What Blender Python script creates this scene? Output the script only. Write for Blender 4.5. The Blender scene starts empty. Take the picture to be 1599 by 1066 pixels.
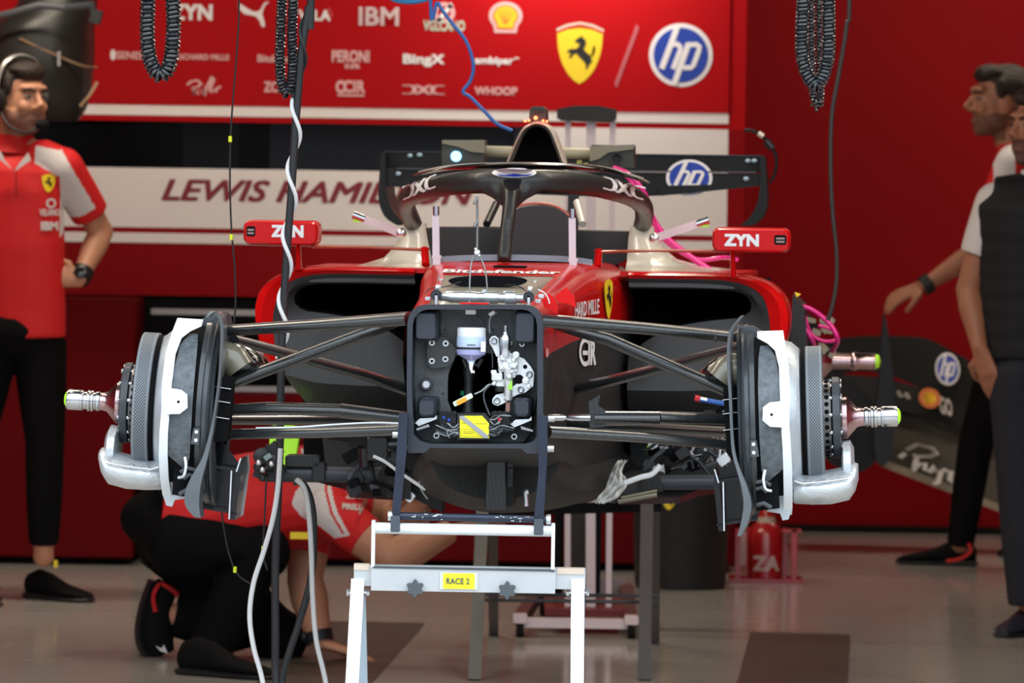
import bpy, bmesh, math, random
from mathutils import Vector, Matrix, Euler
from mathutils.bvhtree import BVHTree
random.seed(7)
SC = bpy.context.scene
COL = SC.collection
PI = math.pi
V = Vector

# ------------------------------------------------------------------ camera
IMW, IMH, FPX = 1599.0, 1066.0, 9282.0
CAMZ = 1.45
HORIZON = 267.0
ROLL = math.radians(0.85)
pit = math.atan((IMH/2 - HORIZON)/FPX)
FWD = V((0, math.cos(pit), -math.sin(pit)))
UP0 = V((0, math.sin(pit), math.cos(pit)))
RGT = V((1, 0, 0))*math.cos(ROLL) + UP0*math.sin(ROLL)
UPV = UP0*math.cos(ROLL) - V((1, 0, 0))*math.sin(ROLL)
EYE = V((0, 0, CAMZ))
cd = bpy.data.cameras.new('camera')
cam = bpy.data.objects.new('camera', cd)
COL.objects.link(cam)
m = Matrix((RGT, UPV, -FWD)).transposed().to_4x4()
m.translation = EYE
cam.matrix_world = m
cd.sensor_width = 36.0
cd.lens = FPX/IMW*36.0
cd.clip_start = 0.5
cd.clip_end = 200
cd.dof.use_dof = True
cd.dof.focus_distance = 12.75
cd.dof.aperture_fstop = 10.0
SC.camera = cam

# ------------------------------------------------------------------ world / light / exposure
w = bpy.data.worlds.new('pit_lane_sky')
SC.world = w
w.use_nodes = True
nt = w.node_tree
bg = nt.nodes['Background']
tcw = nt.nodes.new('ShaderNodeTexCoord')
sxw = nt.nodes.new('ShaderNodeSeparateXYZ')
nt.links.new(tcw.outputs['Generated'], sxw.inputs[0])
rmp = nt.nodes.new('ShaderNodeValToRGB')            # overcast sky over the pit lane: dim ground, grey skyline, bright cloud
mrw = nt.nodes.new('ShaderNodeMapRange')
mrw.inputs['From Min'].default_value = -1
mrw.inputs['From Max'].default_value = 1
nt.links.new(sxw.outputs['Z'], mrw.inputs['Value'])
nt.links.new(mrw.outputs['Result'], rmp.inputs['Fac'])
e = rmp.color_ramp.elements
e[0].position = .48; e[0].color = (.10, .10, .11, 1)
e[1].position = .51; e[1].color = (.26, .29, .34, 1)
k_ = e.new(.56); k_.color = (.34, .40, .48, 1)
k_ = e.new(.66); k_.color = (.82, .93, 1.0, 1)
nt.links.new(rmp.outputs['Color'], bg.inputs['Color'])
bg.inputs['Strength'].default_value = 2.6

def area(name, loc, target, sx, sy, power, color=(1, 1, 1)):
    d = bpy.data.lights.new(name, 'AREA')
    d.shape = 'RECTANGLE'
    d.size, d.size_y, d.energy, d.color = sx, sy, power, color
    o = bpy.data.objects.new(name, d)
    COL.objects.link(o)
    o.location = loc
    o.rotation_euler = (V(target)-V(loc)).to_track_quat('-Z', 'Y').to_euler()
    return o
WARM = (1.0, 0.86, 0.68)
area('ceiling_lamp_front_left', (-1.6, 14.2, 3.05), (-1.3, 14.4, 0), 0.25, 2.4, 26, WARM)
area('ceiling_lamp_front_right', (1.6, 14.2, 3.05), (1.3, 14.4, 0), 0.25, 2.4, 26, WARM)
area('ceiling_lamp_mid', (0.3, 16.5, 3.05), (0.2, 16.5, 0), 1.6, 0.25, 22, WARM)
area('ceiling_lamp_rear_left', (-1.7, 19.2, 3.05), (-1.5, 20.9, 0.9), 2.0, 0.3, 54, WARM)
area('ceiling_lamp_rear_right', (2.3, 22.2, 3.05), (2.3, 24.0, 0.9), 2.0, 0.3, 36, WARM)
area('banner_wash_lamp', (0.20, 21.62, 2.36), (0.22, 22.0, 2.02), 0.8, 0.05, 5, (1, .93, .85))
SC.view_settings.view_transform = 'Standard'
SC.view_settings.look = 'None'
SC.view_settings.gamma = 1.0
SC.view_settings.use_curve_mapping = False
SC.view_settings.exposure = 0.35

# ------------------------------------------------------------------ pixel <-> world
def ray(px, py):
    return FWD*FPX + RGT*(px-IMW/2) - UPV*(py-IMH/2)
def P(px, py, Y):
    """point seen at that pixel whose depth into the garage is Y metres"""
    d = ray(px, py)
    return EYE + d*(Y/d.y)
def PX(p):
    """pixel of a world point"""
    d = V(p)-EYE
    z = d.dot(FWD)
    return IMW/2+FPX*d.dot(RGT)/z, IMH/2-FPX*d.dot(UPV)/z
def inside(x, y, poly):
    c = False
    for (x0, y0), (x1, y1) in zip(poly, poly[1:]+poly[:1]):
        if (y0 > y) != (y1 > y) and x < (x1-x0)*(y-y0)/(y1-y0)+x0: c = not c
    return c
def G(px, py):
    """point on the floor"""
    d = ray(px, py)
    return EYE + d*(-EYE.z/d.z)
CARM = Matrix.Translation((-0.066, 13.0, 0)) @ Matrix.Rotation(math.radians(-3.3), 4, 'Z')
CARI = CARM.inverted()
def L(px, py, yc):
    """car-local point seen at that pixel on the car-local plane y = yc"""
    o = CARI @ EYE
    d = CARI.to_3x3() @ ray(px, py)
    return o + d*((yc-o.y)/d.y)
def WL(p):
    return CARM @ V(p)

# ------------------------------------------------------------------ materials
MATS = {}
def mat(name, col=(.5, .5, .5), rough=.5, metal=0.0, coat=0.0, emis=None, estr=0, noise=0, nscale=20, bump=0, bscale=60, trans=0, alpha=1, ior=1.45, sss=0, spec=None, stretch=None):
    if name in MATS:
        return MATS[name]
    mt = bpy.data.materials.new(name)
    mt.use_nodes = True
    n = mt.node_tree.nodes
    l = mt.node_tree.links
    b = n['Principled BSDF']
    b.inputs['Base Color'].default_value = (*col, 1)
    b.inputs['Roughness'].default_value = rough
    b.inputs['Metallic'].default_value = metal
    b.inputs['Coat Weight'].default_value = coat
    b.inputs['Coat Roughness'].default_value = 0.05
    b.inputs['Transmission Weight'].default_value = trans
    b.inputs['Alpha'].default_value = alpha
    b.inputs['IOR'].default_value = ior
    if spec is not None:
        b.inputs['Specular IOR Level'].default_value = spec
    if sss:
        b.inputs['Subsurface Weight'].default_value = sss
        b.inputs['Subsurface Radius'].default_value = (.02, .008, .004)
    if emis:
        b.inputs['Emission Color'].default_value = (*emis, 1)
        b.inputs['Emission Strength'].default_value = estr
    tc = n.new('ShaderNodeTexCoord')
    src = tc.outputs['Object']
    if stretch:
        mp = n.new('ShaderNodeMapping')
        mp.inputs['Scale'].default_value = stretch
        l.new(src, mp.inputs['Vector'])
        src = mp.outputs['Vector']
    nz = n.new('ShaderNodeTexNoise')
    nz.inputs['Scale'].default_value = nscale
    nz.inputs['Detail'].default_value = 4
    l.new(src, nz.inputs['Vector'])
    if noise > 0:
        mx = n.new('ShaderNodeMix')
        mx.data_type = 'RGBA'
        mx.inputs['A'].default_value = (*[c*(1-noise) for c in col], 1)
        mx.inputs['B'].default_value = (*[min(1, c*(1+noise)) for c in col], 1)
        l.new(nz.outputs['Fac'], mx.inputs['Factor'])
        l.new(mx.outputs['Result'], b.inputs['Base Color'])
    mr = n.new('ShaderNodeMapRange')
    mr.inputs['To Min'].default_value = max(0, rough*.75)
    mr.inputs['To Max'].default_value = min(1, rough*1.25)
    l.new(nz.outputs['Fac'], mr.inputs['Value'])
    l.new(mr.outputs['Result'], b.inputs['Roughness'])
    if bump > 0:
        n2 = n.new('ShaderNodeTexNoise')
        n2.inputs['Scale'].default_value = bscale
        n2.inputs['Detail'].default_value = 3
        l.new(src, n2.inputs['Vector'])
        bp = n.new('ShaderNodeBump')
        bp.inputs['Strength'].default_value = bump
        bp.inputs['Distance'].default_value = 0.01
        l.new(n2.outputs['Fac'], bp.inputs['Height'])
        l.new(bp.outputs['Normal'], b.inputs['Normal'])
    MATS[name] = mt
    return mt

def mat_carbon(name, c1, c2, rough, scale=420.0, coat=.6):
    """woven carbon: diagonal twill of two slightly different blacks"""
    mt = bpy.data.materials.new(name)
    mt.use_nodes = True
    n = mt.node_tree.nodes
    l = mt.node_tree.links
    b = n['Principled BSDF']
    tc = n.new('ShaderNodeTexCoord')
    mp = n.new('ShaderNodeMapping')
    mp.inputs['Rotation'].default_value = (.6, .5, .785)
    l.new(tc.outputs['Object'], mp.inputs['Vector'])
    ck = n.new('ShaderNodeTexChecker')
    ck.inputs['Scale'].default_value = scale
    ck.inputs['Color1'].default_value = (*c1, 1)
    ck.inputs['Color2'].default_value = (*c2, 1)
    l.new(mp.outputs['Vector'], ck.inputs['Vector'])
    l.new(ck.outputs['Color'], b.inputs['Base Color'])
    b.inputs['Roughness'].default_value = rough
    b.inputs['Coat Weight'].default_value = coat
    b.inputs['Specular IOR Level'].default_value = .5 if coat > .3 else .22
    b.inputs['Coat Roughness'].default_value = 0.12
    MATS[name] = mt
    return mt

RED = mat('gloss_red_paint', (.60, .005, .005), .22, coat=.10, spec=.32)
REDW = mat('red_wall_laminate', (.26, .006, .009), .6, spec=.06, noise=.12, nscale=1.5)
REDC = mat('red_cabinet_paint', (.105, .0025, .004), .55, spec=.06, noise=.1, nscale=3)
REDB = mat('red_banner_print', (.42, .007, .010), .6, spec=.05, noise=.06, nscale=2)
WHITEB = mat('off_white_board', (.84, .79, .76), .5, noise=.05, nscale=2)
DKRED = mat('dark_red_ink', (.22, .008, .022), .5)
WHITE = mat('white_ink', (.82, .80, .80), .5)
PINKW = mat('pale_pink_ink', (.75, .42, .42), .5)
BLUEL = mat('royal_blue_ink', (.012, .05, .38), .45)
YEL = mat('yellow_ink', (.85, .62, .02), .45)
YELP = mat('yellow_label', (.92, .82, .02), .5)
BLK = mat('black_plastic', (.012, .012, .013), .45)
BLKG = mat('gloss_black', (.01, .01, .011), .18, coat=.5)
BLKM = mat('matt_black', (.008, .008, .009), .8, spec=.2)
DARKIN = mat('dark_interior', (.006, .006, .007), .9, spec=.1)
RUB = mat('black_rubber', (.02, .02, .022), .55)
GUN = mat('gunmetal_bar', (.035, .042, .065), .32, metal=.6, noise=.2)
CARB = mat_carbon('carbon_weave', (.008, .009, .010), (.034, .036, .038), .3)
CARBM = mat_carbon('matt_carbon', (.018, .018, .018), (.027, .027, .027), .55, 300, .03)
CARBT = mat_carbon('tan_carbon', (.16, .145, .11), (.24, .22, .17), .38, 200, .3)
GREYD = mat('dark_grey_casting', (.06, .065, .075), .42, noise=.25, nscale=30)
GREYP = mat('black_anodised_frame', (.028, .031, .042), .38, noise=.15, nscale=25)
RECESS = mat('textured_black_wall', (.085, .088, .093), .55, bump=.3, bscale=260, noise=.55, nscale=110, stretch=(2, 1, .6))
SIL = mat('brushed_aluminium', (.72, .74, .76), .32, metal=.9, noise=.1, nscale=30, bump=.08)
SILW = mat('bright_aluminium', (.86, .88, .90), .42, metal=.35, noise=.04)
STEEL = mat('machined_steel', (.55, .55, .57), .2, metal=1, noise=.15, nscale=60, stretch=(1, .2, .2))
STEELH = mat('heat_tinted_steel', (.50, .33, .34), .22, metal=1, noise=.3, nscale=25, stretch=(6, .3, .3))
FOIL = mat('crumpled_foil', (.62, .65, .68), .40, metal=.55, bump=.5, bscale=40)
FOILD = mat('dark_scuffed_shield', (.12, .135, .15), .5, metal=.35, bump=.25, bscale=120, noise=.75, nscale=70)
CREAM = mat('cream_paint', (.62, .58, .50), .25, coat=.4)
PINKM = mat('satin_pink_grey_rod', (.72, .60, .62), .35, metal=.2)
GREEN = mat('fluoro_green', (.48, .95, .04), .5)
PINKT = mat('magenta_tube', (.80, .02, .26), .25, coat=.4)
BLUET = mat('blue_hose', (.03, .12, .42), .4)
WHT = mat('white_sheath', (.75, .75, .76), .45)
WHTN = mat('white_plastic', (.82, .84, .86), .35)
GLASSY = mat('smoky_windscreen', (.30, .33, .38), .1, alpha=.45)
LED = mat('red_lamp', (1, .1, .05), .4, emis=(1, .07, .02), estr=14)
LEDB = mat('blue_lamp', (.2, .6, 1), .4, emis=(.25, .6, 1), estr=2.2)
ORANGE = mat('orange_label', (.9, .32, .02), .5)
COPPER = mat('copper_tag', (.45, .22, .18), .35, metal=.6)
FLUID = mat('blue_tinted_bottle', (.50, .60, .78), .2, coat=.5, noise=.12, nscale=12)
RAG = mat('white_rag', (.70, .69, .66), .8, bump=.5, bscale=40)
SKIN = mat('skin', (.50, .235, .14), .5, noise=.12, nscale=12, sss=.08)
SKIN2 = mat('tanned_skin', (.36, .15, .085), .5, noise=.12, nscale=12, sss=.06)
STUB = mat('dark_stubble', (.17, .085, .06), .7)
HAIR = mat('dark_brown_hair', (.022, .014, .010), .6, bump=.8, bscale=90)
SHIRTR = mat('red_team_shirt', (.60, .008, .010), .7, bump=.25, bscale=9)
SHIRTW = mat('white_shirt_panel', (.66, .62, .61), .75, bump=.2, bscale=10)
TROU = mat('black_trousers', (.006, .006, .0065), .9, bump=.3, bscale=12, spec=.06)
NAVY = mat('charcoal_navy_trousers', (.020, .021, .028), .8, bump=.3, bscale=12, spec=.25)
VEST = mat('quilted_charcoal_vest', (.012, .013, .015), .7, spec=.3)
LIP = mat('lips', (.33, .12, .10), .5)
EYEW = mat('eye_white', (.22, .18, .16), .5)

# ------------------------------------------------------------------ mesh builder
class MB:
    def __init__(s):
        s.bm = bmesh.new()
        s.mats = []
        s.mi = 0
    def use(s, mt):
        if mt not in s.mats:
            s.mats.append(mt)
        s.mi = s.mats.index(mt)
        return s
    def face(s, vs):
        try:
            f = s.bm.faces.new(vs)
            f.material_index = s.mi
            return f
        except ValueError:
            return None
    def poly(s, pts):
        return s.face([s.bm.verts.new(V(p)) for p in pts])
    def rings(s, rs, cap0=True, cap1=True, close=True, wrap=False):
        vr = [[s.bm.verts.new(V(p)) for p in r] for r in rs]
        n = len(vr[0])
        seq = list(zip(vr[:-1], vr[1:]))
        if wrap:
            seq.append((vr[-1], vr[0]))
        for a, b in seq:
            for i in range(n if close else n-1):
                j = (i+1) % n
                s.face([a[i], a[j], b[j], b[i]])
        if cap0 and not wrap:
            s.face(list(reversed(vr[0])))
        if cap1 and not wrap:
            s.face(vr[-1])
        return vr
    def box(s, c, size, rot=None, bev=0.0):
        c = V(c)
        hx, hy, hz = size[0]/2, size[1]/2, size[2]/2
        R = rot if rot is not None else Matrix.Identity(3)
        if bev <= 0:
            vs = [s.bm.verts.new(c + R @ V((x, y, z))) for x in (-hx, hx) for y in (-hy, hy) for z in (-hz, hz)]
            for q in ((0, 1, 3, 2), (4, 6, 7, 5), (0, 4, 5, 1), (2, 3, 7, 6), (0, 2, 6, 4), (1, 5, 7, 3)):
                s.face([vs[i] for i in q])
            return s
        b = min(bev, hx*.95, hy*.95, hz*.95)
        rs = []
        def rect(ex, ez, y, r):
            out = []
            for qx, qz, a0 in ((1, 1, 0), (-1, 1, 1), (-1, -1, 2), (1, -1, 3)):
                for k in range(4):
                    a = (a0 + k/3)*PI/2
                    out.append(c + R @ V((qx*(ex-r) + r*math.cos(a), y, qz*(ez-r) + r*math.sin(a))))
            return out
        t = b*.3
        rs.append(rect(hx-t, hz-t, -hy, b-t*.5)); rs.append(rect(hx, hz, -hy+t, b))
        rs.append(rect(hx, hz, hy-t, b)); rs.append(rect(hx-t, hz-t, hy, b-t*.5))
        s.rings(rs)
        return s
    def bar(s, a, b, wx, wz, up=V((0, 0, 1))):
        """box running from a to b; wx across, wz along up"""
        a, b = V(a), V(b)
        t = (b-a).normalized()
        x = t.cross(up)
        if x.length < 1e-5:
            x = t.cross(V((0, 1, 0)))
        x.normalize()
        z = x.cross(t)
        o = [x*wx/2+z*wz/2, -x*wx/2+z*wz/2, -x*wx/2-z*wz/2, x*wx/2-z*wz/2]
        s.rings([[a+q for q in o], [b+q for q in o]])
        return s
    def tube(s, pts, r, n=12, cap=True, wide=None, ratio=1.0, close=False):
        pts = [V(p) for p in pts]
        rr = r if isinstance(r, (list, tuple)) else [r]*len(pts)
        rt = ratio if isinstance(ratio, (list, tuple)) else [ratio]*len(pts)
        rings = []
        prev = None
        for i, p in enumerate(pts):
            if close:
                t = pts[(i+1) % len(pts)] - pts[i-1]
            else:
                t = pts[min(i+1, len(pts)-1)] - pts[max(i-1, 0)]
            t.normalize()
            if wide is not None:
                a = V(wide) - t*t.dot(V(wide))
                if a.length < 1e-4:
                    a = t.orthogonal()
            elif prev is None:
                a = t.orthogonal()
            else:
                a = prev - t*t.dot(prev)
            a.normalize()
            prev = a
            b = t.cross(a)
            rings.append([p + a*(rr[i]*rt[i]*math.cos(2*PI*k/n)) + b*(rr[i]*math.sin(2*PI*k/n)) for k in range(n)])
        s.rings(rings, cap, cap, wrap=close)
        return s
    def lathe(s, prof, o, ax, n=48, cap=True, a0=0, a1=2*PI):
        """prof: list of (along, radius) about axis ax through o"""
        o, ax = V(o), V(ax).normalized()
        e = V((0, 0, 1)) if abs(ax.z) < .9 else V((0, 1, 0))
        x = (e - ax*ax.dot(e)).normalized()
        y = ax.cross(x)
        full = abs(a1-a0-2*PI) < 1e-6
        cnt = n if full else n+1
        rs = [[o + ax*u + (x*math.cos(a0+(a1-a0)*k/n) + y*math.sin(a0+(a1-a0)*k/n))*max(r, 1e-5) for k in range(cnt)] for u, r in prof]
        s.rings(rs, cap and full, cap and full, close=full)
        return s
    def ball(s, c, r, R=None, nu=16, nv=10):
        c = V(c)
        r = r if isinstance(r, (tuple, list, Vector)) else (r, r, r)
        R = R or Matrix.Identity(3)
        rs = []
        for j in range(1, nv):
            t = PI*j/nv
            rs.append([c + R @ V((r[0]*math.sin(t)*math.cos(2*PI*k/nu), r[1]*math.sin(t)*math.sin(2*PI*k/nu), r[2]*math.cos(t))) for k in range(nu)])
        vr = s.rings(rs, False, False)
        a = s.bm.verts.new(c + R @ V((0, 0, r[2])))
        b = s.bm.verts.new(c + R @ V((0, 0, -r[2])))
        for k in range(nu):
            s.face([a, vr[0][(k+1) % nu], vr[0][k]])
            s.face([b, vr[-1][k], vr[-1][(k+1) % nu]])
        return s
    def prism(s, pts, d):
        """extrude the closed outline pts by vector d"""
        d = V(d)
        s.rings([[V(p) for p in pts], [V(p)+d for p in pts]])
        return s
    def ringprism(s, outer, inner, d):
        """closed frame between two outlines with equal point count, extruded by d"""
        d = V(d)
        n = len(outer)
        o0 = [s.bm.verts.new(V(p)) for p in outer]; i0 = [s.bm.verts.new(V(p)) for p in inner]
        o1 = [s.bm.verts.new(V(p)+d) for p in outer]; i1 = [s.bm.verts.new(V(p)+d) for p in inner]
        for k in range(n):
            j = (k+1) % n
            s.face([o0[k], o0[j], i0[j], i0[k]]); s.face([o1[j], o1[k], i1[k], i1[j]])
            s.face([o0[j], o0[k], o1[k], o1[j]]); s.face([i0[k], i0[j], i1[j], i1[k]])
        return s
    def build(s, name, mt=None, parent=None, smooth=40, loc=None):
        bm = s.bm
        bmesh.ops.recalc_face_normals(bm, faces=bm.faces[:])
        ca = math.radians(smooth)
        for f in bm.faces:
            f.smooth = smooth > 0
        for e in bm.edges:
            if len(e.link_faces) == 2:
                e.smooth = e.calc_face_angle(0) < ca
        me = bpy.data.meshes.new(name)
        if loc is not None:
            bmesh.ops.translate(bm, verts=bm.verts[:], vec=-V(loc))
        bm.to_mesh(me)
        bm.free()
        mats = s.mats or [mt or BLK]
        for q in mats:
            me.materials.append(q)
        return link(name, me, parent, loc)

def link(name, me, parent=None, loc=None):
    o = bpy.data.objects.new(name, me)
    COL.objects.link(o)
    if parent is not None:
        o.parent = parent
    if loc is not None:
        o.location = loc
    return o
def thing(name, label, cat, loc=(0, 0, 0), group=None):
    o = bpy.data.objects.new(name, None)
    o.empty_display_size = .1
    COL.objects.link(o)
    o.location = loc
    o['label'] = label
    o['category'] = cat
    if group:
        o['group'] = group
    return o
def tag(o, label, cat, group=None):
    o['label'] = label
    o['category'] = cat
    if group:
        o['group'] = group
    return o
def struct(o):
    o['kind'] = 'structure'
    return o
def rebase(root):
    """children were modelled in world space: give the thing's own location back"""
    bpy.context.view_layer.update()
    inv = root.matrix_world.inverted()
    for c in root.children:
        if not c.get('_rb'):
            c.matrix_parent_inverse = inv
            c['_rb'] = 1
    for c in root.children:
        del c['_rb']

def cr(pts, k=8, closed=False):
    """Catmull-Rom through points (any dimension lists)"""
    pts = [tuple(p) for p in pts]
    out = []
    n = len(pts)
    rng = n if closed else n-1
    for i in range(rng):
        if closed:
            p0, p1, p2, p3 = pts[(i-1) % n], pts[i], pts[(i+1) % n], pts[(i+2) % n]
        else:
            p0, p1, p2, p3 = pts[max(i-1, 0)], pts[i], pts[i+1], pts[min(i+2, n-1)]
        for j in range(k):
            t = j/k
            out.append(tuple(.5*((2*b) + (-a+c)*t + (2*a-5*b+4*c-d)*t*t + (-a+3*b-3*c+d)*t**3) for a, b, c, d in zip(p0, p1, p2, p3)))
    if not closed:
        out.append(pts[-1])
    return out

# ------------------------------------------------------------------ flat lettering and marks
def textgeo(s, bold=0.0, shear=0.0, res=3):
    cu = bpy.data.curves.new('t', 'FONT')
    cu.body = s
    cu.size = 1
    cu.shear = shear
    cu.resolution_u = res
    o = bpy.data.objects.new('t', cu)
    COL.objects.link(o)
    dg = bpy.context.evaluated_depsgraph_get()
    me = bpy.data.meshes.new_from_object(o.evaluated_get(dg))
    vs = [(v.co.x, v.co.y) for v in me.vertices]
    fs = [tuple(p.vertices) for p in me.polygons]
    bpy.data.objects.remove(o)
    bpy.data.meshes.remove(me)
    if bold > 0:      # heavier strokes: overlapping copies nudged about the letter
        k_ = bold*.75; bv, bf = vs, fs; vs, fs = [], []
        for ci, (dx, dy) in enumerate(((0, 0), (k_, k_), (-k_, k_), (k_, -k_), (-k_, -k_), (k_, 0), (-k_, 0))):
            n0 = len(vs); vs += [(x+dx, y+dy, ci) for x, y in bv]; fs += [tuple(i+n0 for i in f) for f in bf]
    x0, x1 = min(v[0] for v in vs), max(v[0] for v in vs)
    y0, y1 = min(v[1] for v in vs), max(v[1] for v in vs)
    return [((v[0]-x0)/(x1-x0), (v[1]-y0)/(y1-y0), v[2] if len(v) > 2 else 0) for v in vs], fs
def stamp(mb, geo, f, th=0.0):
    """place unit-square 2D geometry through f(u,v)->3D; optional f(u,v,th) thickness"""
    vs, fs = geo
    vv = []
    for q in vs:
        p = V(f(q[0], q[1]))
        if len(q) > 2 and q[2]:      # overlapping strokes lie a hair apart in depth
            n = (V(f(q[0]+.01, q[1]))-p).cross(V(f(q[0], q[1]+.01))-p).normalized()
            p = p + n*(q[2]*.00022)
        vv.append(mb.bm.verts.new(p))
    for q in fs:
        mb.face([vv[i] for i in q])
def quad(a, b, c, d):
    """bilinear frame: a=bottom-left b=bottom-right c=top-right d=top-left"""
    a, b, c, d = V(a), V(b), V(c), V(d)
    return lambda u, v: (a*(1-u)+b*u)*(1-v) + (d*(1-u)+c*u)*v
def solidify(bm_mb, d):
    """give flat marks a real thickness by extruding along d"""
    bm = bm_mb.bm
    r = bmesh.ops.extrude_face_region(bm, geom=bm.faces[:])
    vs = [g for g in r['geom'] if isinstance(g, bmesh.types.BMVert)]
    bmesh.ops.translate(bm, verts=vs, vec=V(d))
def poly2(pts):
    return [tuple(p) for p in pts], [tuple(range(len(pts)))]
def disc2(n=40, rx=.5, ry=.5, cx=.5, cy=.5):
    return poly2([(cx+rx*math.cos(2*PI*k/n), cy+ry*math.sin(2*PI*k/n)) for k in range(n)])
def ring2(n=48, r0=.42, r1=.5, cx=.5, cy=.5, a0=0, a1=2*PI):
    vs, fs = [], []
    for k in range(n+1):
        a = a0+(a1-a0)*k/n
        vs += [(cx+r0*math.cos(a), cy+r0*math.sin(a)), (cx+r1*math.cos(a), cy+r1*math.sin(a))]
    for k in range(n):
        fs.append((2*k, 2*k+1, 2*k+3, 2*k+2))
    return vs, fs
def stroke2(pts, w):
    """thick polyline as quads"""
    vs, fs = [], []
    for i, p in enumerate(pts):
        a, b = pts[max(i-1, 0)], pts[min(i+1, len(pts)-1)]
        t = V((b[0]-a[0], b[1]-a[1], 0))
        t.normalize()
        nx, ny = -t.y*w/2, t.x*w/2
        vs += [(p[0]+nx, p[1]+ny), (p[0]-nx, p[1]-ny)]
        if i:
            k = 2*i
            fs.append((k-2, k-1, k+1, k))
    return vs, fs
# ================================================================== THE SETTING
FLOORM = mat('glossy_grey_floor_paint', (.47, .45, .41), .14, noise=.08, nscale=1.3)
CEILM = mat('dark_ceiling', (.05, .05, .05), .8)
def wallbox(name, x0, x1, y0, y1, z0, z1, mt, par=None):
    b = MB(); b.box(((x0+x1)/2, (y0+y1)/2, (z0+z1)/2), (x1-x0, y1-y0, z1-z0))
    return b.build(name, mt, par, 0)
struct(wallbox('floor', -4.2, 4.2, 6.0, 24.6, -.1, 0, FLOORM))
struct(wallbox('ceiling', -4.2, 4.2, 12.2, 24.6, 3.3, 3.4, CEILM))
struct(wallbox('wall_left', -4.2, -4.0, 11.8, 24.6, 0, 3.3, REDW))
struct(wallbox('wall_right', 4.0, 4.2, 11.8, 24.6, 0, 3.3, REDW))
YB, YF = 22.0, 24.2
x1160 = P(1160, 400, YB).x
struct(wallbox('wall_back', -4.0, 4.0, YF, 24.6, 0, 3.3, REDW))
struct(wallbox('baseboard_back', x1160, 4.0, YF-.03, YF, 0, .028, BLKM))
# pilaster that the banner wall ends in
def WX(px): return P(px, 400, YB).x
def WZ(px, py): return P(px, py, YB).z
z_top = 3.3
zs1, zs0 = WZ(640, 169.5), WZ(640, 186)         # white stripe
zo1, zo0 = WZ(640, 195), WZ(640, 268)           # dark glazed slot
zw0 = WZ(640, 361)                              # underside of name board
zl1, zl0 = WZ(640, 369.5), WZ(640, 385)         # thin white line
zc0 = WZ(640, 467)                              # underside of counter front
xL, xR = -3.9, WX(1160)
xw1 = WX(845)
xwR = WX(1134)
struct(wallbox('wall_banner', xL, xR, YB, YB+.06, zo1, z_top, REDB))
struct(wallbox('wall_banner_end', WX(1134), xR, YB, YB+.12, 0, zo1, REDW))
# upper stripe
o = wallbox('trim_3', WX(60), xwR, YB-.006, YB, zs0, zs1, WHITEB); struct(o)
# glazed slot: recess whose coloured panels paint the reflections in the glass
rec = struct(wallbox('wall_slot_back', xL, xw1, YB+.5, YB+.55, zo0-.1, zo1+.1, DARKIN))
GB = mat('blue_grey_reflection', (.035, .055, .075), .45, noise=.5, nscale=3)
GB2 = mat('dim_grey_reflection', (.022, .022, .025), .6)
for a, c, mt_ in ((286, 372, GB2), (421, 800, GB), (802, 846, mat('pale_blue_reflection', (.16, .22, .30), .5))):
    o = wallbox('reflection_panel', P(a, 230, YB+.4).x, P(c, 230, YB+.4).x, YB+.4, YB+.42, 0, zo1+.1, mt_)
    tag(o, {286: 'dim grey panel painting a reflection in the slot, left of the black suspension-cable pole', 421: 'wide blue-grey panel painting a reflection in the dark slot above the name board',
            802: 'narrow pale blue panel painting a reflection at the right end of the dark slot'}[a], 'panel')
b = MB(); b.box(((xL+xw1)/2, YB+.03, (zo0+zo1)/2), (xw1-xL, .006, zo1-zo0))
o = b.build('window_1', mat('slot_glass', (.01, .01, .011), .15, alpha=.15, spec=.2), None, 0); struct(o)

# name board
nb = thing('name_board', 'long off-white board with dark red italic driver name behind the car', 'board', ((xL+xwR)/2, YB, zw0))
b = MB(); b.box(((xL+xwR)/2, YB+.02, (zo0+zw0)/2), (xwR-xL, .04, zo0-zw0))
b.box(((xw1+xwR)/2, YB+.02, (zo1+zo0)/2+.0), (xwR-xw1, .04, zo1-zo0-.0))
b.build('board', WHITEB, nb, 0)
def wall_text(par, s, px0, px1, py0, py1, mt, bold=.02, shear=0, name='lettering', Y=YB, slope=.0148, eps=.004, geo=None):
    """printed letters between two pixel columns; py at the left end"""
    if geo is None:
        geo = textgeo(s, bold, shear)
    a = P(px0, py1, Y-eps); c = P(px1, py0+slope*(px1-px0), Y-eps)
    mb = MB(); mb.use(mt)
    f = lambda u, v: V((a.x+(c.x-a.x)*u, Y-eps, a.z+(c.z-a.z)*v))
    stamp(mb, geo, f)
    solidify(mb, (0, eps*.8, 0))
    return mb.build(name, mt, par, 0)
wall_text(nb, 'LEWIS HAMILTON', 252, 742, 279, 313, DKRED, .03, .32)
rebase(nb)
struct(wallbox('trim_4', xL, xwR, YB-.006, YB, zl0, zl1, WHITEB))
struct(wallbox('wall_counter_back', xL, xwR, YB, YB+.06, zc0, zw0, REDW))

# sponsor banner lettering
sb = thing('sponsor_banner', 'red overhead banner printed with rows of white sponsor marks', 'banner', ((xL+xR)/2, YB, zs1))
b = MB(); b.box(((xL+xwR)/2, YB-.009, (zs1+3.0)/2), (xwR-xL, .006, 3.0-zs1)); b.build('banner_sheet', REDB, sb, 0)
YS = YB-.012
T = lambda s, a, c, y0, y1, mt=WHITE, bold=.02, shear=0, **k: wall_text(sb, s, a, c, y0, y1, mt, bold, shear, Y=YS, **k)
SL = .0148
T('ZYN', 266, 332, 6, 31, WHITE, .05)
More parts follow.
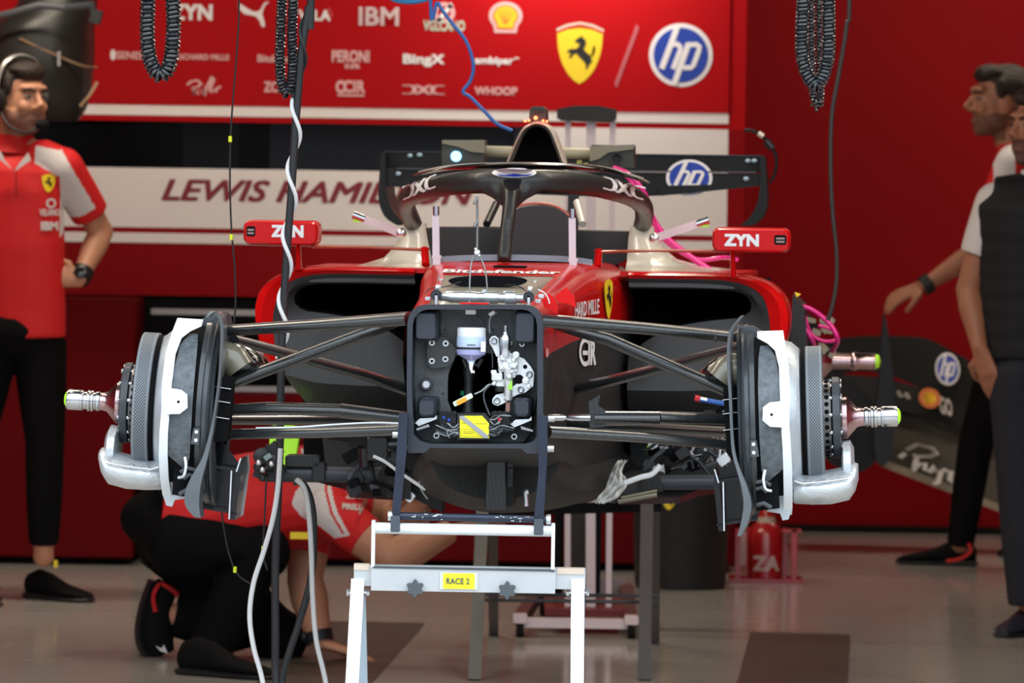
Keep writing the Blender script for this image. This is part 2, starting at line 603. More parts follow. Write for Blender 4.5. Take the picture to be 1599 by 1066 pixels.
# leaping cat
cat = [(0, .92), (.12, .86), (.3, .72), (.5, .60), (.66, .62), (.74, .72), (.84, .95), (.95, 1.0), (1, .97), (.9, .9), (.82, .72), (.78, .52), (.82, .36), (.88, .1), (.84, 0), (.76, .04),
       (.70, .25), (.58, .42), (.4, .47), (.2, .5), (.06, .66), (0, .78)]
T('', 372, 420, 2, 42, geo=poly2(cat), name='mark')
T('VELA', 466, 516, 15, 32, WHITE, .05); T('', 505, 522, 11, 31, mat('mark_red', (.6, .05, .04), .5), geo=ring2(3, .25, .5, a0=PI/2, a1=PI/2+2*PI), name='mark')
g = textgeo('IBM', .03)
T('', 560, 623, 11, 39, geo=g)
for k in range(5):   # the stripes through the three letters
    T('', 560, 623, 14+k*5.2, 15.4+k*5.2, REDB, geo=poly2([(0, 0), (1, 0), (1, 1), (0, 1)]), eps=.007, name='stripe')
T('', 676, 711, 3, 36, PINKW, geo=ring2(28, .3, .5), name='mark'); T('', 684, 706, 6, 34, geo=stroke2([(0, 0), (.5, .55), (1, 1)], .3), name='mark')
T('VGLCANO', 661, 726, 31, 48, mat('mark_sage', (.55, .6, .48), .5), .045)
# scallop emblem
def scallop(n=40, r=1.0):
    pts = []
    for k in range(n+1):
        a = math.radians(-38 + 256*k/n)
        pts.append((.5+.5*r*math.cos(a), .56+.46*r*math.sin(a)))
    pts += [(.5-.36*r, .56-.36*r), (.5-.33*r, .5-.5*r), (.5+.33*r, .5-.5*r), (.5+.36*r, .56-.36*r)]
    return poly2(pts)
T('', 763, 816, 3, 51, PINKW, geo=scallop(), name='scallop_border')
T('', 763, 816, 3, 51, mat('scallop_orange', (.8, .18, .03), .5), geo=scallop(r=.76), name='scallop_rim', eps=.006)
T('', 763, 816, 3, 51, mat('scallop_yellow', (.9, .55, .01), .5), geo=scallop(r=.66), name='scallop', eps=.008)
for k in range(7):
    a = math.radians(30+20*k)
    T('', 763, 816, 3, 51, MATS['scallop_orange'], geo=stroke2([(.5+.04*math.cos(a), .3), (.5+.29*math.cos(a), .56+.27*math.sin(a))], .018), name='rib', eps=.010)
T('SENESYS', 182, 240, 80, 92, PINKW, .04); T('', 172, 181, 77, 94, geo=disc2(12), name='mark')
T('RICHARD MILLE', 276, 358, 84, 93, PINKW, .045)
T('Bitdefender', 402, 480, 85, 97, PINKW, .035)
T('PERONI', 518, 577, 78, 97, PINKW, .05); T('0.0%', 538, 562, 99, 107, PINKW, .05)
T('BingX', 629, 694, 84, 104, WHITE, .05)
T('ambipar', 741, 802, 88, 103, WHITE, .05); T('', 803, 810, 89, 93, geo=stroke2([(0, .2), (.5, .8), (1, .3)], .5), name='mark')
T('', 292, 345, 118, 150, PINKW, geo=stroke2([(0, .55), (.12, .72), (.3, .78), (.42, .6), (.3, .45), (.18, .42), (.2, .2), (.18, .06), (.22, .4), (.34, .1), (.4, .35), (.46, .1), (.5, .35), (.52, .0), (.55, .4), (.62, .55), (.74, .98), (.8, .85), (.66, .3), (.72, .2), (.8, .35), (.85, .2), (.88, .4), (1, .5)], .09), name='signature')
T('ZCG', 412, 446, 127, 144, PINKW, .05)
T('', 524, 541, 125, 146, PINKW, geo=ring2(20, .26, .5), name='mark'); T('CIR', 536, 570, 125, 145, PINKW, .05); T('', 527, 569, 147, 150, PINKW, geo=poly2([(0, 0), (1, 0), (1, 1), (0, 1)]), name='mark')
def dxc_geo():
    vs, fs = [], []
    def add(g):
        k = len(vs); kk = len(vs)//8+1; vs.extend([(q[0], q[1], kk) for q in g[0]]); fs.extend([tuple(i+k for i in f) for f in g[1]])
    wd = .11
    add(stroke2([(0, .93), (.18, .93), (.27, .82), (.30, .5), (.27, .18), (.18, .07), (0, .07)], wd))
    add(stroke2([(.32, .98), (.42, .80), (.50, .5), (.58, .2), (.68, .02)], wd))
    add(stroke2([(.32, .02), (.42, .20), (.50, .5), (.58, .8), (.68, .98)], wd))
    add(stroke2([(1, .93), (.84, .93), (.74, .82), (.71, .5), (.74, .18), (.84, .07), (1, .07)], wd))
    return vs, fs
T('', 628, 694, 132, 147, PINKW, geo=dxc_geo())
T('WHOOP', 741, 808, 135, 148, PINKW, .05)
# shield with rearing horse
SHIELD = cr([(0, .84), (.02, .62), (.08, .42), (.2, .22), (.36, .07), (.5, 0)], 4) + cr([(.5, 0), (.64, .07), (.8, .22), (.92, .42), (.98, .62), (1, .84)], 4)[1:] + [(.78, .91), (.5, .94), (.22, .91)]
HORSE = [(.46, .93), (.52, .97), (.56, .90), (.64, .86), (.68, .76), (.64, .66), (.60, .60), (.62, .54), (.72, .46), (.84, .40), (.96, .46), (1.0, .62), (.95, .70), (1.0, .55), (.92, .40), (.84, .34),
         (.90, .22), (.80, .14), (.74, .02), (.66, 0), (.68, .12), (.60, .22), (.50, .30), (.40, .38), (.34, .46), (.22, .42), (.14, .30), (.08, .32), (.12, .44), (.06, .50), (0, .42), (.02, .54), (.14, .58),
         (.30, .58), (.38, .62), (.44, .70), (.40, .76), (.30, .76), (.27, .82), (.36, .88)]
def shield(par, f, eps_dir, name='shield'):
    """yellow shield, tricolour top, black horse; f maps the unit square"""
    E = V(eps_dir)
    def lay(geo, mt, k, nm):
        mb = MB(); mb.use(mt); stamp(mb, geo, lambda u, v: V(f(u, v))+E*k); solidify(mb, -E*.9)
        return mb.build(nm, mt, par, 0)
    s1 = lay(poly2(SHIELD), YEL, 1, name)
    top = [(-.02, .86), (.22, .94), (.5, .985), (.78, .94), (1.02, .86), (1.02, .90), (.78, .98), (.5, 1.02), (.22, .98), (-.02, .90)]
    t0 = MB(); t0.use(mat('shield_white', (.6, .6, .5), .5)); stamp(t0, poly2([(u, v+.02) for u, v in top]), lambda u, v: V(f(u, v))+E*1.4)
    t0.use(mat('shield_red', (.6, .02, .02), .5)); stamp(t0, poly2([(u, v-.02) for u, v in top]), lambda u, v: V(f(u, v))+E*1.2)
    solidify(t0, -E*.9); t0.build('shield_top', None, par, 0)
    lay(poly2([(.22+.62*u, .25+.58*v) for u, v in HORSE]), BLK, 2, 'horse')
f = lambda u, v: V((P(871, 0, YS).x+(P(942, 0, YS).x-P(871, 0, YS).x)*u, YS, P(906, 131, YS).z+(P(906, 38, YS).z-P(906, 131, YS).z)*v))
shield(sb, f, (0, -.003, 0))
T('', 958, 999, 40, 134, mat('faded_pink_ink', (.5, .12, .14), .5), geo=stroke2([(.08, 0), (.92, 1)], .12), name='slash')
def hp_badge(par, f, E, nm='round_badge'):
    E = V(E)
    def lay(geos, mt, k, nm):
        mb = MB(); mb.use(mt)
        for gi, g in enumerate(geos):
            stamp(mb, ([(q[0], q[1], gi) for q in g[0]], g[1]), lambda u, v: V(f(u, v))+E*k)
        solidify(mb, -E*.9)
        return mb.build(nm, mt, par, 0)
    lay([disc2(48)], WHITE, 1, nm)
    lay([disc2(48, .43, .43)], BLUEL, 2, 'badge_field')
    h = [stroke2([(.44, .96), (.37, .75), (.20, .28)], .09), stroke2([(.33, .665), (.45, .67), (.485, .64), (.49, .58), (.38, .28)], .075)]
    p = [stroke2([(.62, .69), (.585, .58), (.50, .34), (.40, .03)], .09), stroke2([(.60, .665), (.75, .67), (.79, .64), (.785, .58), (.70, .34), (.665, .305), (.54, .305)], .075)]
    lay(h+p, WHITE, 3, 'badge_letters')
c = P(1063, 86, YS); R_ = 49.5/9282*YS
hp_badge(sb, lambda u, v: V((c.x+(u-.5)*2*R_, YS, c.z+(v-.5)*2*R_)), (0, -.003, 0))
rebase(sb)

# red storage cabinets under the counter
def cabinet(lab, px0, px1, ytop, zt, Yf, depth, doors, group=None):
    x0, x1 = P(px0, 700, Yf).x, P(px1, 700, Yf).x
    t = thing('storage_cabinet', lab, 'cabinet', ((x0+x1)/2, Yf, 0), group)
    b = MB(); b.box(((x0+x1)/2, Yf+depth/2+.02, (zt+.025)/2), (x1-x0, depth, zt-.025), bev=.01)
    b.build('body', REDC, t)
    b = MB(); b.box(((x0+x1)/2, Yf+depth/2+.05, .03), (x1-x0-.04, depth-.08, .06)); b.build('plinth', BLKM, t, 0)
    n = doors
    for k in range(n):
        a = x0+(x1-x0)*k/n+.004; c = x0+(x1-x0)*(k+1)/n-.004
        b = MB(); b.box(((a+c)/2, Yf+.01, (zt+.025)/2), (c-a, .02, zt-.04), bev=.004); b.build('door', REDC, t)
    rebase(t)
    return t
zt1 = P(100, 466, 21.5).z
cabinet('tall red cabinet behind the man with his hand on his hip', -90, 209, 0, zt1, 21.5, .48, 1)
zt2 = P(500, 618, 21.6).z
cabinet('low wide red cabinet behind the crouching mechanic', 236, 868, 0, zt2, 21.6, .36, 3)
cabinet('low red cabinet behind the black waste bin', 874, 1150, 0, zt2, 21.6, .36, 2)
# dark open shelf with two bright rails
o = wallbox('shelf_recess_back', P(209, 500, YB).x, xwR, YB+.02, YB+.05, .0, zc0, DARKIN); o.name = 'wall_recess_back'; struct(o)
for i, (ya, lab) in enumerate(((487, 'bright upper metal rail in the dark shelf opening under the counter'), (606, 'bright lower metal rail above the low red cabinets'))):
    a, c = P(236, ya, 21.7), P(1130, ya, 21.7)
    b = MB(); b.box(((a.x+c.x)/2, 21.7, P(640, ya+5, 21.7).z), (c.x-a.x, .02, .022), bev=.004)
    tag(b.build('shelf_rail', mat('dull_rail', (.34, .32, .32), .4, metal=.4)), lab, 'rail')

# darker inspection plates let into the floor
MATM = mat('floor_plate', (.062, .058, .048), .42, noise=.12, nscale=6)
def plate(lab, pts):
    q = [G(*p) for p in pts]
    b = MB(); b.prism([V((p.x, p.y, 0)) for p in q], (0, 0, .004))
    tag(b.build('floor_mat', MATM, None, 0), lab, 'mat')
plate('dark rectangular mat on the floor at the lower right', [(1172, 988), (1327, 992), (1312, 1300), (1090, 1296)])
plate('dark rectangular mat under the hand of the crouching mechanic', [(514, 971), (663, 974), (480, 1180), (270, 1178)])

# ceiling light fittings (out of the photograph's frame, seen as reflections)
LENS = mat('light_diffuser', (1, 1, 1), .4, emis=(1, .9, .75), estr=2.0)
for x, y, sx, sy in ((-1.6, 14.2, .25, 2.4), (1.6, 14.2, .25, 2.4), (.3, 16.5, 1.6, .25), (-1.7, 19.2, 2.0, .3), (2.3, 22.2, 2.0, .3)):
    o = wallbox('ceiling_light', x-sx/2, x+sx/2, y-sy/2, y+sy/2, 3.09, 3.3, LENS)
    tag(o, 'long white ceiling light fitting above the car', 'light', 'ceiling lights')
# ================================================================== THE CAR (all meshes in car-local space, nose towards the camera)
car = thing('racing_car', 'red and black single seat racing car without nose or wheels, raised on stands', 'car', (0, 0, 0))
car.matrix_world = CARM
YN = -0.38     # plane of the front bulkhead

def rrect(cx, cz, hx, hz, r, n=5, y=0.0):
    out = []
    for qx, qz, a0 in ((1, 1, 0), (-1, 1, 1), (-1, -1, 2), (1, -1, 3)):
        for k in range(n):
            a = (a0+k/(n-1))*PI/2
            out.append(V((cx+qx*(hx-r)+r*math.cos(a), y, cz+qz*(hz-r)+r*math.sin(a))))
    return out
def Lp(pts, y):
    return [L(px, py, y) for px, py in pts]

# ---- survival cell -------------------------------------------------
def lerp(a, b, t): return a+(b-a)*t
def tab(y, T_):
    for (y0, *a), (y1, *c) in zip(T_[:-1], T_[1:]):
        if y <= y1:
            t = (y-y0)/(y1-y0)
            t = max(0, t)
            return [lerp(p, q, t) for p, q in zip(a, c)]
    return list(T_[-1][1:])
#        y      half  top    bottom  red/black line
CELL = [(-0.30, .143, 1.158, .862, 1.050), (0.0, .155, 1.172, .84, 1.058), (.35, .168, 1.192, .80, 1.064), (.62, .184, 1.210, .76, 1.069), (.8, .195, 1.224, .72, 1.073),
        (1.1, .218, 1.236, .66, 1.079), (1.6, .25, 1.226, .635, 1.086), (2.3, .26, 1.22, .632, 1.09)]
def cell_ring(y, inner=0.0, top_cut=None):
    hw, zt, zb, zr = tab(y, CELL)
    hw -= inner; zt -= inner; zb += inner
    r = .045+.02*max(0, y)
    pts = []
    for k in range(7):                      # top right corner to the side
        a = PI/2 - k/6*PI/2
        pts.append((hw-r+r*math.cos(a), zt-r+r*math.sin(a)))
    pts.append((hw+.003, lerp(zt-r, zr, .5)))
    pts.append((hw+.004, zr))
    pts.append((hw-.002, lerp(zr, zb+.05, .5)))
    rb = .05+.03*max(0, y)
    for k in range(5):
        a = -k/4*PI/2
        pts.append((hw-.012-rb+rb*math.cos(a), zb+rb+rb*math.sin(a)))
    full = [V((x, y, z)) for x, z in pts] + [V((-x, y, z)) for x, z in reversed(pts)]
    return full
NP = 15
def cell_skin(ys, name, skip_top):
    b = MB(); b.use(RED); b.use(CARBM)
    rs = [cell_ring(y) for y in ys]
    vr = [[b.bm.verts.new(p) for p in r] for r in rs]
    n = len(vr[0])
    for ra, rb in zip(vr[:-1], vr[1:]):
        for i in range(n):
            j = (i+1) % n
            mid = n-1
            if i == mid and skip_top:
                continue
            if i == n-1: b.mi = 0
            elif i < NP: b.mi = 0 if i < 8 else 1
            else: b.mi = 0 if i >= 2*NP-9 else 1
            b.face([ra[i], ra[j], rb[j], rb[i]])
    return b.build(name, None, car)
ysA = [-.34, -.3, -.2, -.1, 0, .1, .2, .35, .5, .62]
cell = cell_skin([.62, .7, .8, .95, 1.06], 'chassis_top', False)
nose = cell_skin(ysA, 'front_chassis', True)
rear = cell_skin([1.06, 1.2, 1.4, 1.6, 1.9, 2.3], 'cockpit_sides', True)

# recessed tray in the open top, tan carbon
b = MB()
hw, zt, zb, zr = tab(.34, CELL)
# rear wall of the opening with a dark oval mouth
b.use(CARBT)
for s in (1, -1):
    prof = []
yw = .36
hw0, zt0 = tab(-.33, CELL)[:2]
hw1, zt1_ = tab(yw, CELL)[:2]
rows = []
for k, (yy, dz) in enumerate(((-.335, .004), (-.272, .006), (-.262, .040), (-.12, .040), (-.05, .034), (0, .014), (.2, .006), (.45, .009), (.56, .004), (.62, .0))):
    h_, t_ = tab(yy, CELL)[:2]
    row = []
    for i in range(13):
        u = -1+2*i/12
        edge = max(0, (abs(u)-.8)/.2)
        row.append(V((u*(h_-.042), yy, t_-.001-dz*(1-edge**2))))
    rows.append(row)
vr = [[b.bm.verts.new(p) for p in r] for r in rows]
for ra, rb in zip(vr[:-1], vr[1:]):
    for i in range(12):
        b.face([ra[i], ra[i+1], rb[i+1], rb[i]])
b.build('top_tray', CARBT, car)
b = MB()
o_ = cr([L(x, y, .42)+V((0, 0, .001)) for x, y in ((700, 439), (716, 433), (760, 431), (806, 433), (823, 439), (806, 447), (760, 450), (716, 447))], 4, True)
b.prism([V(p) for p in o_], (0, .02, 0)); b.build('tray_mouth', DARKIN, car)
# lettering on the chassis top
def top_pt(u, v):
    y = .655+.085*(v)
    x = -.135+.27*u
    h_, t_ = tab(y, CELL)[:2]
    return V((x, y, t_+.0015))
b = MB(); stamp(b, textgeo('Bitdefender', .04), top_pt); b.build('top_lettering', WHITE, car, 0)
b = MB(); b.box((.01, .86, tab(.86, CELL)[1]), (.075, .08, .006)); b.build('pitot_plate', DARKIN, car)

# front bulkhead frame
outl = Lp([(664, 475.5), (742, 475.2), (820, 475.5), (831, 477.5), (840, 484), (845.5, 493), (847.5, 504), (848, 600), (847, 708), (823, 708), (814, 700), (742, 699.5), (671, 699), (662, 707), (637, 707), (635, 600), (636, 504), (638.5, 493), (644, 484), (653, 477.5)], YN)
inl = Lp([(668, 483), (742, 483), (816, 483), (825, 485), (832, 490), (836.5, 497), (838.5, 507), (839, 600), (838, 682), (832, 689), (820, 692.5), (742, 693), (672, 692.5), (656, 688), (646, 678), (643, 600), (644.5, 507), (647, 497), (652, 490), (659, 485)], YN)
b = MB(); b.ringprism(outl, inl, (0, .035, 0))
b.build('bulkhead_frame', GREYP, car, 25)
b = MB()
inl2 = [p+V((0, .11, 0)) for p in inl]
b.rings([inl, inl2], False, False)
b.build('bulkhead_lining', GREYP, car)
# back wall with an opening: built as a ring between frame and hole
yb = YN+.09
wall_o = Lp([(650, 485), (700, 483), (760, 483), (826, 483), (840, 495), (840, 560), (840, 640), (838, 690), (760, 694), (690, 694), (645, 690), (643, 640), (643, 560), (643, 497)], yb)
wall_i = Lp([(703, 575), (712, 556), (745, 549), (778, 553), (786, 570), (790, 585), (790, 620), (788, 648), (762, 652), (738, 652), (706, 644), (699, 625), (699, 600), (700, 585)], yb)
b = MB(); b.ringprism(wall_o, wall_i, (0, .012, 0)); b.build('bulkhead_wall', RECESS, car, 30)
b = MB(); b.box(L(741, 600, YN+.34), (.15, .01, .18)); b.build('dark_cavity', DARKIN, car)
# corner pockets
def pocket(x0, x1, y0, y1, lo, depth=.075):
    b = MB()
    a, c = L(x0, y1, YN+.012), L(x1, y0, YN+.012)
    cx, cz, hx, hz = (a.x+c.x)/2, (a.z+c.z)/2, (c.x-a.x)/2, (c.z-a.z)/2
    b.rings([rrect(cx, cz, hx-.004, hz-.004, .006, y=YN+.014), rrect(cx, cz, hx, hz, .008, y=YN+.020), rrect(cx, cz, hx+.004, hz+.004, .009, y=YN+.016+depth)])
    b.build('corner_boss', GREYP, car)
pocket(647, 682, 487, 531, 0); pocket(803, 836, 487, 535, 0); pocket(652, 680, 623, 650, 0); pocket(802, 828, 623, 650, 0)
for x0, x1, y0 in ((648, 682, 657), (797, 830, 659)):
    b = MB(); b.prism(Lp([(x0, y0+3), (x0+8, y0-4), (x1-4, y0-5), (x1, y0-9), (x1, y0-3), (x0+6, y0+8)], YN+.03), (0, .05, 0)); b.build('lower_ledge', SIL, car, 20)
# bolt plate with four bolts
b = MB(); b.prism(Lp([(667, 529), (671, 526), (697, 526), (713, 545), (709, 562), (700, 572), (674, 575), (667, 568)], YN+.072), (0, .02, 0))
pl = b.build('bolt_plate', mat('bare_black_plate', (.045, .045, .046), .5, noise=.3, nscale=40), car, 20)
def bolt(px, py, y, r, par):
    b = MB(); c = L(px, py, y)
    b.lathe([(0, .001), (0, r*.45), (-.002, r*.5), (-.002, r*.62), (.001, r*.66), (.001, r*.8), (-.002, r*.85), (-.002, r), (.004, r)], c, (0, 1, 0), 20)
    bb_ = b.build('bolt', SIL, par)
    b = MB(); b.lathe([(-.0025, .0002), (-.0025, r*.42), (.001, r*.42)], c, (0, 1, 0), 12)
    b.build('bolt_socket', DARKIN, par)
for q in ((674.5, 535), (696, 536), (674.5, 563.5), (695.5, 560.5)):
    bolt(q[0], q[1], YN+.068, .0065, pl)
bolt(815, 537, YN+.082, .006, pl); bolt(797, 536, YN+.083, .004, pl)
b = MB(); c = L(665.5, 600, YN+.08)
b.lathe([(0, .001), (0, .0085), (-.006, .009), (-.006, .0115), (.002, .014)], c, (0, 1, 0), 24); b.build('round_socket', GREYD, car)
b = MB(); b.lathe([(-.001, .001), (-.001, .0075), (.002, .0078)], c, (0, 1, 0), 20); b.build('socket_pins', SIL, car)
for q in ((695, 514.5), (769.5, 514.5), (691.5, 614.5)):
    b = MB(); b.lathe([(-.001, .0005), (-.001, .0017), (.002, .0017)], L(*q, YN+.089), (0, 1, 0), 10); b.build('rivet_hole', DARKIN, car)

# fluid bottle
c = L(736, 540, YN+.05); ax = V((0, 0, 1)); k = 1/735.0
def zz(py): return L(736, py, YN+.05).z - c.z
b = MB(); b.lathe([(zz(567), .007), (zz(562), .010), (zz(556), .024), (zz(553), .030), (zz(548), .0315), (zz(544), .0315), (zz(543), .0305), (zz(541), .0315), (zz(526), .0318), (zz(524), .029)], c, ax, 32)
btl = b.build('reservoir_bottle', FLUID, car)
b = MB(); b.lathe([(zz(562), .0104), (zz(556), .0245), (zz(553), .0305), (zz(548), .0320), (zz(544.5), .0320)], c, ax, 32, cap=False); b.build('fluid', mat('violet_fluid', (.33, .33, .58), .2, coat=.5), btl)
b = MB(); b.lathe([(zz(526), .0295), (zz(525), .0305), (zz(513), .0305), (zz(511), .028)], c, ax, 40); b.build('bottle_cap', WHTN, btl)
b = MB(); b.lathe([(zz(545), .0322), (zz(541.5), .0322)], c, ax, 32, cap=False); b.build('bottle_strap', BLK, btl)
b = MB(); b.tube([L(736, 566, YN+.045), L(735.5, 575, YN+.04), L(737, 581, YN+.04), L(741, 580, YN+.04)], [.006, .0035, .003, .0035], 10); b.build('outlet', WHTN, btl)
b = MB(); b.box(L(754.5, 541, YN+.018), (.010, .002, .022)); b.build('bottle_label', WHT, btl)
b = MB(); b.box(L(736, 538.5, YN+.0175), (.019, .0015, .0015)); b.build('level_mark', BLK, btl)
b = MB(); b.tube([L(724, 560, YN+.06), L(728, 572, YN+.06), L(735, 566, YN+.06)], .005, 8); b.tube([L(752, 560, YN+.06), L(746, 572, YN+.06), L(739, 566, YN+.06)], .005, 8)
b.build('bottle_bracket', BLK, btl)

# steering column and gaiter
b = MB(); b.lathe([(0, .013), (.02, .015), (.03, .011), (.09, .010), (.10, .013), (.12, .013)], L(731, 658, YN+.12), V((0, .0, 1)), 20); b.build('steering_column', BLK, car)
b = MB(); b.lathe([(0, .014), (.010, .014)], L(728, 618, YN+.13), V((.15, 0, 1)), 20); b.build('green_collar', mat('dark_green', (.01, .16, .08), .4), car)
b = MB(); b.lathe([(0, .013), (.012, .014)], L(778, 632, YN+.11), V((.0, 0, 1)), 20); b.build('green_collar', MATS['dark_green'], car)

# hydraulic unit : cylinder, body, bracket
b = MB()
cy = L(789, 530, YN+.03)
b.lathe([(-.034, .0105), (-.030, .0118), (.002, .0118), (.008, .0112), (.014, .0085), (.015, .0055), (.020, .0050), (.0205, .0032), (.027, .0032), (.028, .0042), (.034, .0042)], cy+V((0, 0, -.004)), (0.02, 0, 1), 24)
hyd = b.build('hydraulic_cylinder', STEEL, car)
def ZP(pts): return Lp([(640+x*.1876, 500+y*.1876) for x, y in pts], YN+.05)
HYD_PARENT = hyd
b = MB(); b.prism(ZP([(900, 300), (950, 320), (1010, 390), (1035, 440), (1025, 550), (960, 600), (900, 615), (850, 640), (845, 560), (900, 520), (925, 500), (925, 465), (900, 460), (870, 480)]), (0, .012, 0))
b.prism(ZP([(662, 160), (680, 135), (710, 128), (738, 150), (745, 260), (755, 300), (720, 300), (690, 230), (665, 195)]), (0, .01, 0))
b.prism(ZP([(690, 650), (715, 620), (780, 605), (850, 590), (850, 650), (780, 690), (730, 712), (700, 700), (685, 680)]), (0, .01, 0))
b.build('mounting_bracket', SILW, hyd, 25)
for q in ((700, 172), (995, 450), (925, 575), (725, 670)):
    p = (640+q[0]*.1876, 500+q[1]*.1876)
    bb = MB(); bb.lathe([(.002, .001), (.002, .0028), (-.004, .003), (-.006, .0055), (-.004, .0075), (.004, .008)], L(*p, YN+.047), (0, 1, 0), 18); bb.build('bush', SIL, hyd)
b = MB(); b.lathe([(-.006, .009), (-.004, .0105), (.005, .0105), (.006, .009)], L(780.5, 607, YN+.04), (0, 0, 1), 20); b.build('black_sensor', BLK, hyd)
for q_, r_ in (((820, 572.5), .0045), ((810.5, 592), .010)):
    b = MB(); b.lathe([(0, .0003), (0, r_), (.002, r_)], L(*q_, YN+.0485), (0, 1, 0), 22); b.build('bracket_hole', DARKIN, hyd)
for q_, r_ in (((821, 594), .0075), ((826, 603), .005)):
    b = MB(); b.lathe([(-.006, .0003), (-.006, r_*.5), (-.004, r_), (.004, r_*1.05)], L(*q_, YN+.047), (0, 1, 0), 20); b.build('bracket_pad', SILW, hyd)
b = MB(); b.box(L(797, 601, YN+.026), (.0085, .004, .020), bev=.001); b.build('green_tag', mat('lime_tag', (.30, .65, .05), .5), hyd)
b = MB(); b.box(L(793, 635, YN+.06), (.009, .004, .019), bev=.001); b.build('copper_tag', COPPER, car)
# connector with orange label
b = MB(); ra_ = Matrix.Rotation(math.radians(-28), 3, 'Y')
b.box(L(723, 624, YN+.035), (.045, .008, .011), ra_, .003); cn = b.build('white_connector', mat('pale_green_plastic', (.62, .72, .55), .4), car)
b = MB(); b.box(L(721, 626, YN+.028), (.022, .004, .0095), ra_, .001); b.build('orange_label', ORANGE, cn)
def wire(px, y, r=.0012, mt=BLK, par=car, name='wire', k=6, n=6):
    pts = [L(q[0], q[1], (q[2] if len(q) > 2 else y)) for q in px]
    b = MB(); b.tube(cr(pts, k), r, n); return b.build(name, mt, par)
wire([(741, 615), (752, 610), (762, 601), (768, 600)], YN+.03, .0016, mat('grey_wire', (.3, .32, .33), .4))
wire([(766, 600), (756, 612), (757, 628), (765, 648)], YN+.03, .0018, GREYD)
wire([(768, 520), (767, 540), (769, 560), (769, 575)], YN+.06, .0014, GREYD)
wire([(733, 487), (745, 492), (755, 500), (757, 512)], YN+.06, .0012, BLK); wire([(776, 488), (766, 495), (764, 508), (765, 520)], YN+.06, .0014, MATS['grey_wire'])
b = MB(); b.box(L(735, 487, YN+.06), (.022, .008, .010), bev=.002); b.build('white_connector', WHT, car)
b = MB(); b.box(L(768, 489, YN+.05), (.014, .006, .007), Matrix.Rotation(math.radians(-32), 3, 'Y'), .002); b.build('white_connector', WHT, car)

# control box with yellow label, cable blocks both sides
b = MB(); b.prism(Lp([(714, 645), (757, 645), (766, 655), (766, 686), (714, 686)], YN+.03), (0, .06, 0)); cb = b.build('control_box', BLK, car, 20)
b = MB(); b.prism(Lp([(718, 649), (753, 649), (763.5, 661), (763.5, 684), (718, 683)], YN+.028), (0, .003, 0)); b.build('yellow_label', YELP, cb, 0)
b = MB(); b.prism(Lp([(718, 649), (724, 649), (762.5, 680), (761, 684), (756.5, 684), (717, 652)], YN+.0255), (0, .003, 0)); b.build('grey_diagonal_bar', mat('grey_strap', (.32, .31, .33), .5), cb, 0)
b = MB()
for seg in ([(720, 670), (742, 671), (742, 681), (720, 680), (720, 670)], [(744, 681), (752, 670), (757, 681), (744, 681)]):
    for p, q in zip(seg[:-1], seg[1:]): b.bar(L(*p, YN+.0272), L(*q, YN+.0272), .0006, .0006, V((0, 1, 0)))
for x0, x1, yy in ((720, 737, 660), (742, 760, 661), (723, 740, 673.5), (723, 739, 676)):
    b.bar(L(x0, yy, YN+.0272), L(x1, yy+.4, YN+.0272), .0006, .0012, V((0, 0, 1)))
b.build('label_print', mat('label_ink', (.35, .30, .02), .6), cb, 0)
for x0, x1 in ((688, 714), (768, 797)):
    b = MB(); b.box(L((x0+x1)/2, 658, YN+.06), ((x1-x0)/735, .05, .045), bev=.003)
    for i in range(3):
        for j in range(3):
            b.box(L(x0+5+8*i, 645+12*j, YN+.033), (.007, .008, .010), bev=.002)
    b.build('terminal_block', BLKG, car)
random.seed(3)
WCOL = [BLK, GREYD, GREYD, MATS['grey_wire']]
for s, x0 in ((-1, 716), (1, 765)):
    for j in range(9):
        yy = 652+random.random()*30
        ex = x0+s*(12+random.random()*26)
        wire([(x0, yy), (x0+s*8, yy+random.uniform(-6, 8)), (x0+s*18, yy+random.uniform(-9, 8)), (ex, yy+random.uniform(-10, 6))], YN+.025, .0011, random.choice(WCOL))
    for yy in (667, 678):
        b = MB(); b.tube([L(x0-s*2, yy, YN+.03), L(x0+s*9, yy+1, YN+.03)], .0035, 8); b.build('cable_plug', GREYD, car)
for p, mt_ in (((693, 652), BLUEL), ((701, 656), BLUEL), ((780, 655), mat('small_red_plug', (.6, .02, .03), .5))):
    b = MB(); b.ball(L(*p, YN+.025), .0035); b.build('coloured_plug', mt_, car)
for p in ((681.5, 680), (803, 681.5)):
    b = MB(); c = L(*p, YN+.03); b.lathe([(0, .0035), (-.003, .0045), (-.003, .006), (0, .007), (.003, .006), (.003, .0045)], c, (0, 1, 0), 20, cap=False); b.build('eye_ring', SIL, car)
for pts in ([(650, 669), (669, 662), (671, 666), (651, 672)], [(813, 665), (832, 671), (832, 674), (814, 670)]):
    b = MB(); b.prism(Lp(pts, YN+.02), (0, .03, 0)); b.build('chrome_tube', STEEL, car, 20)

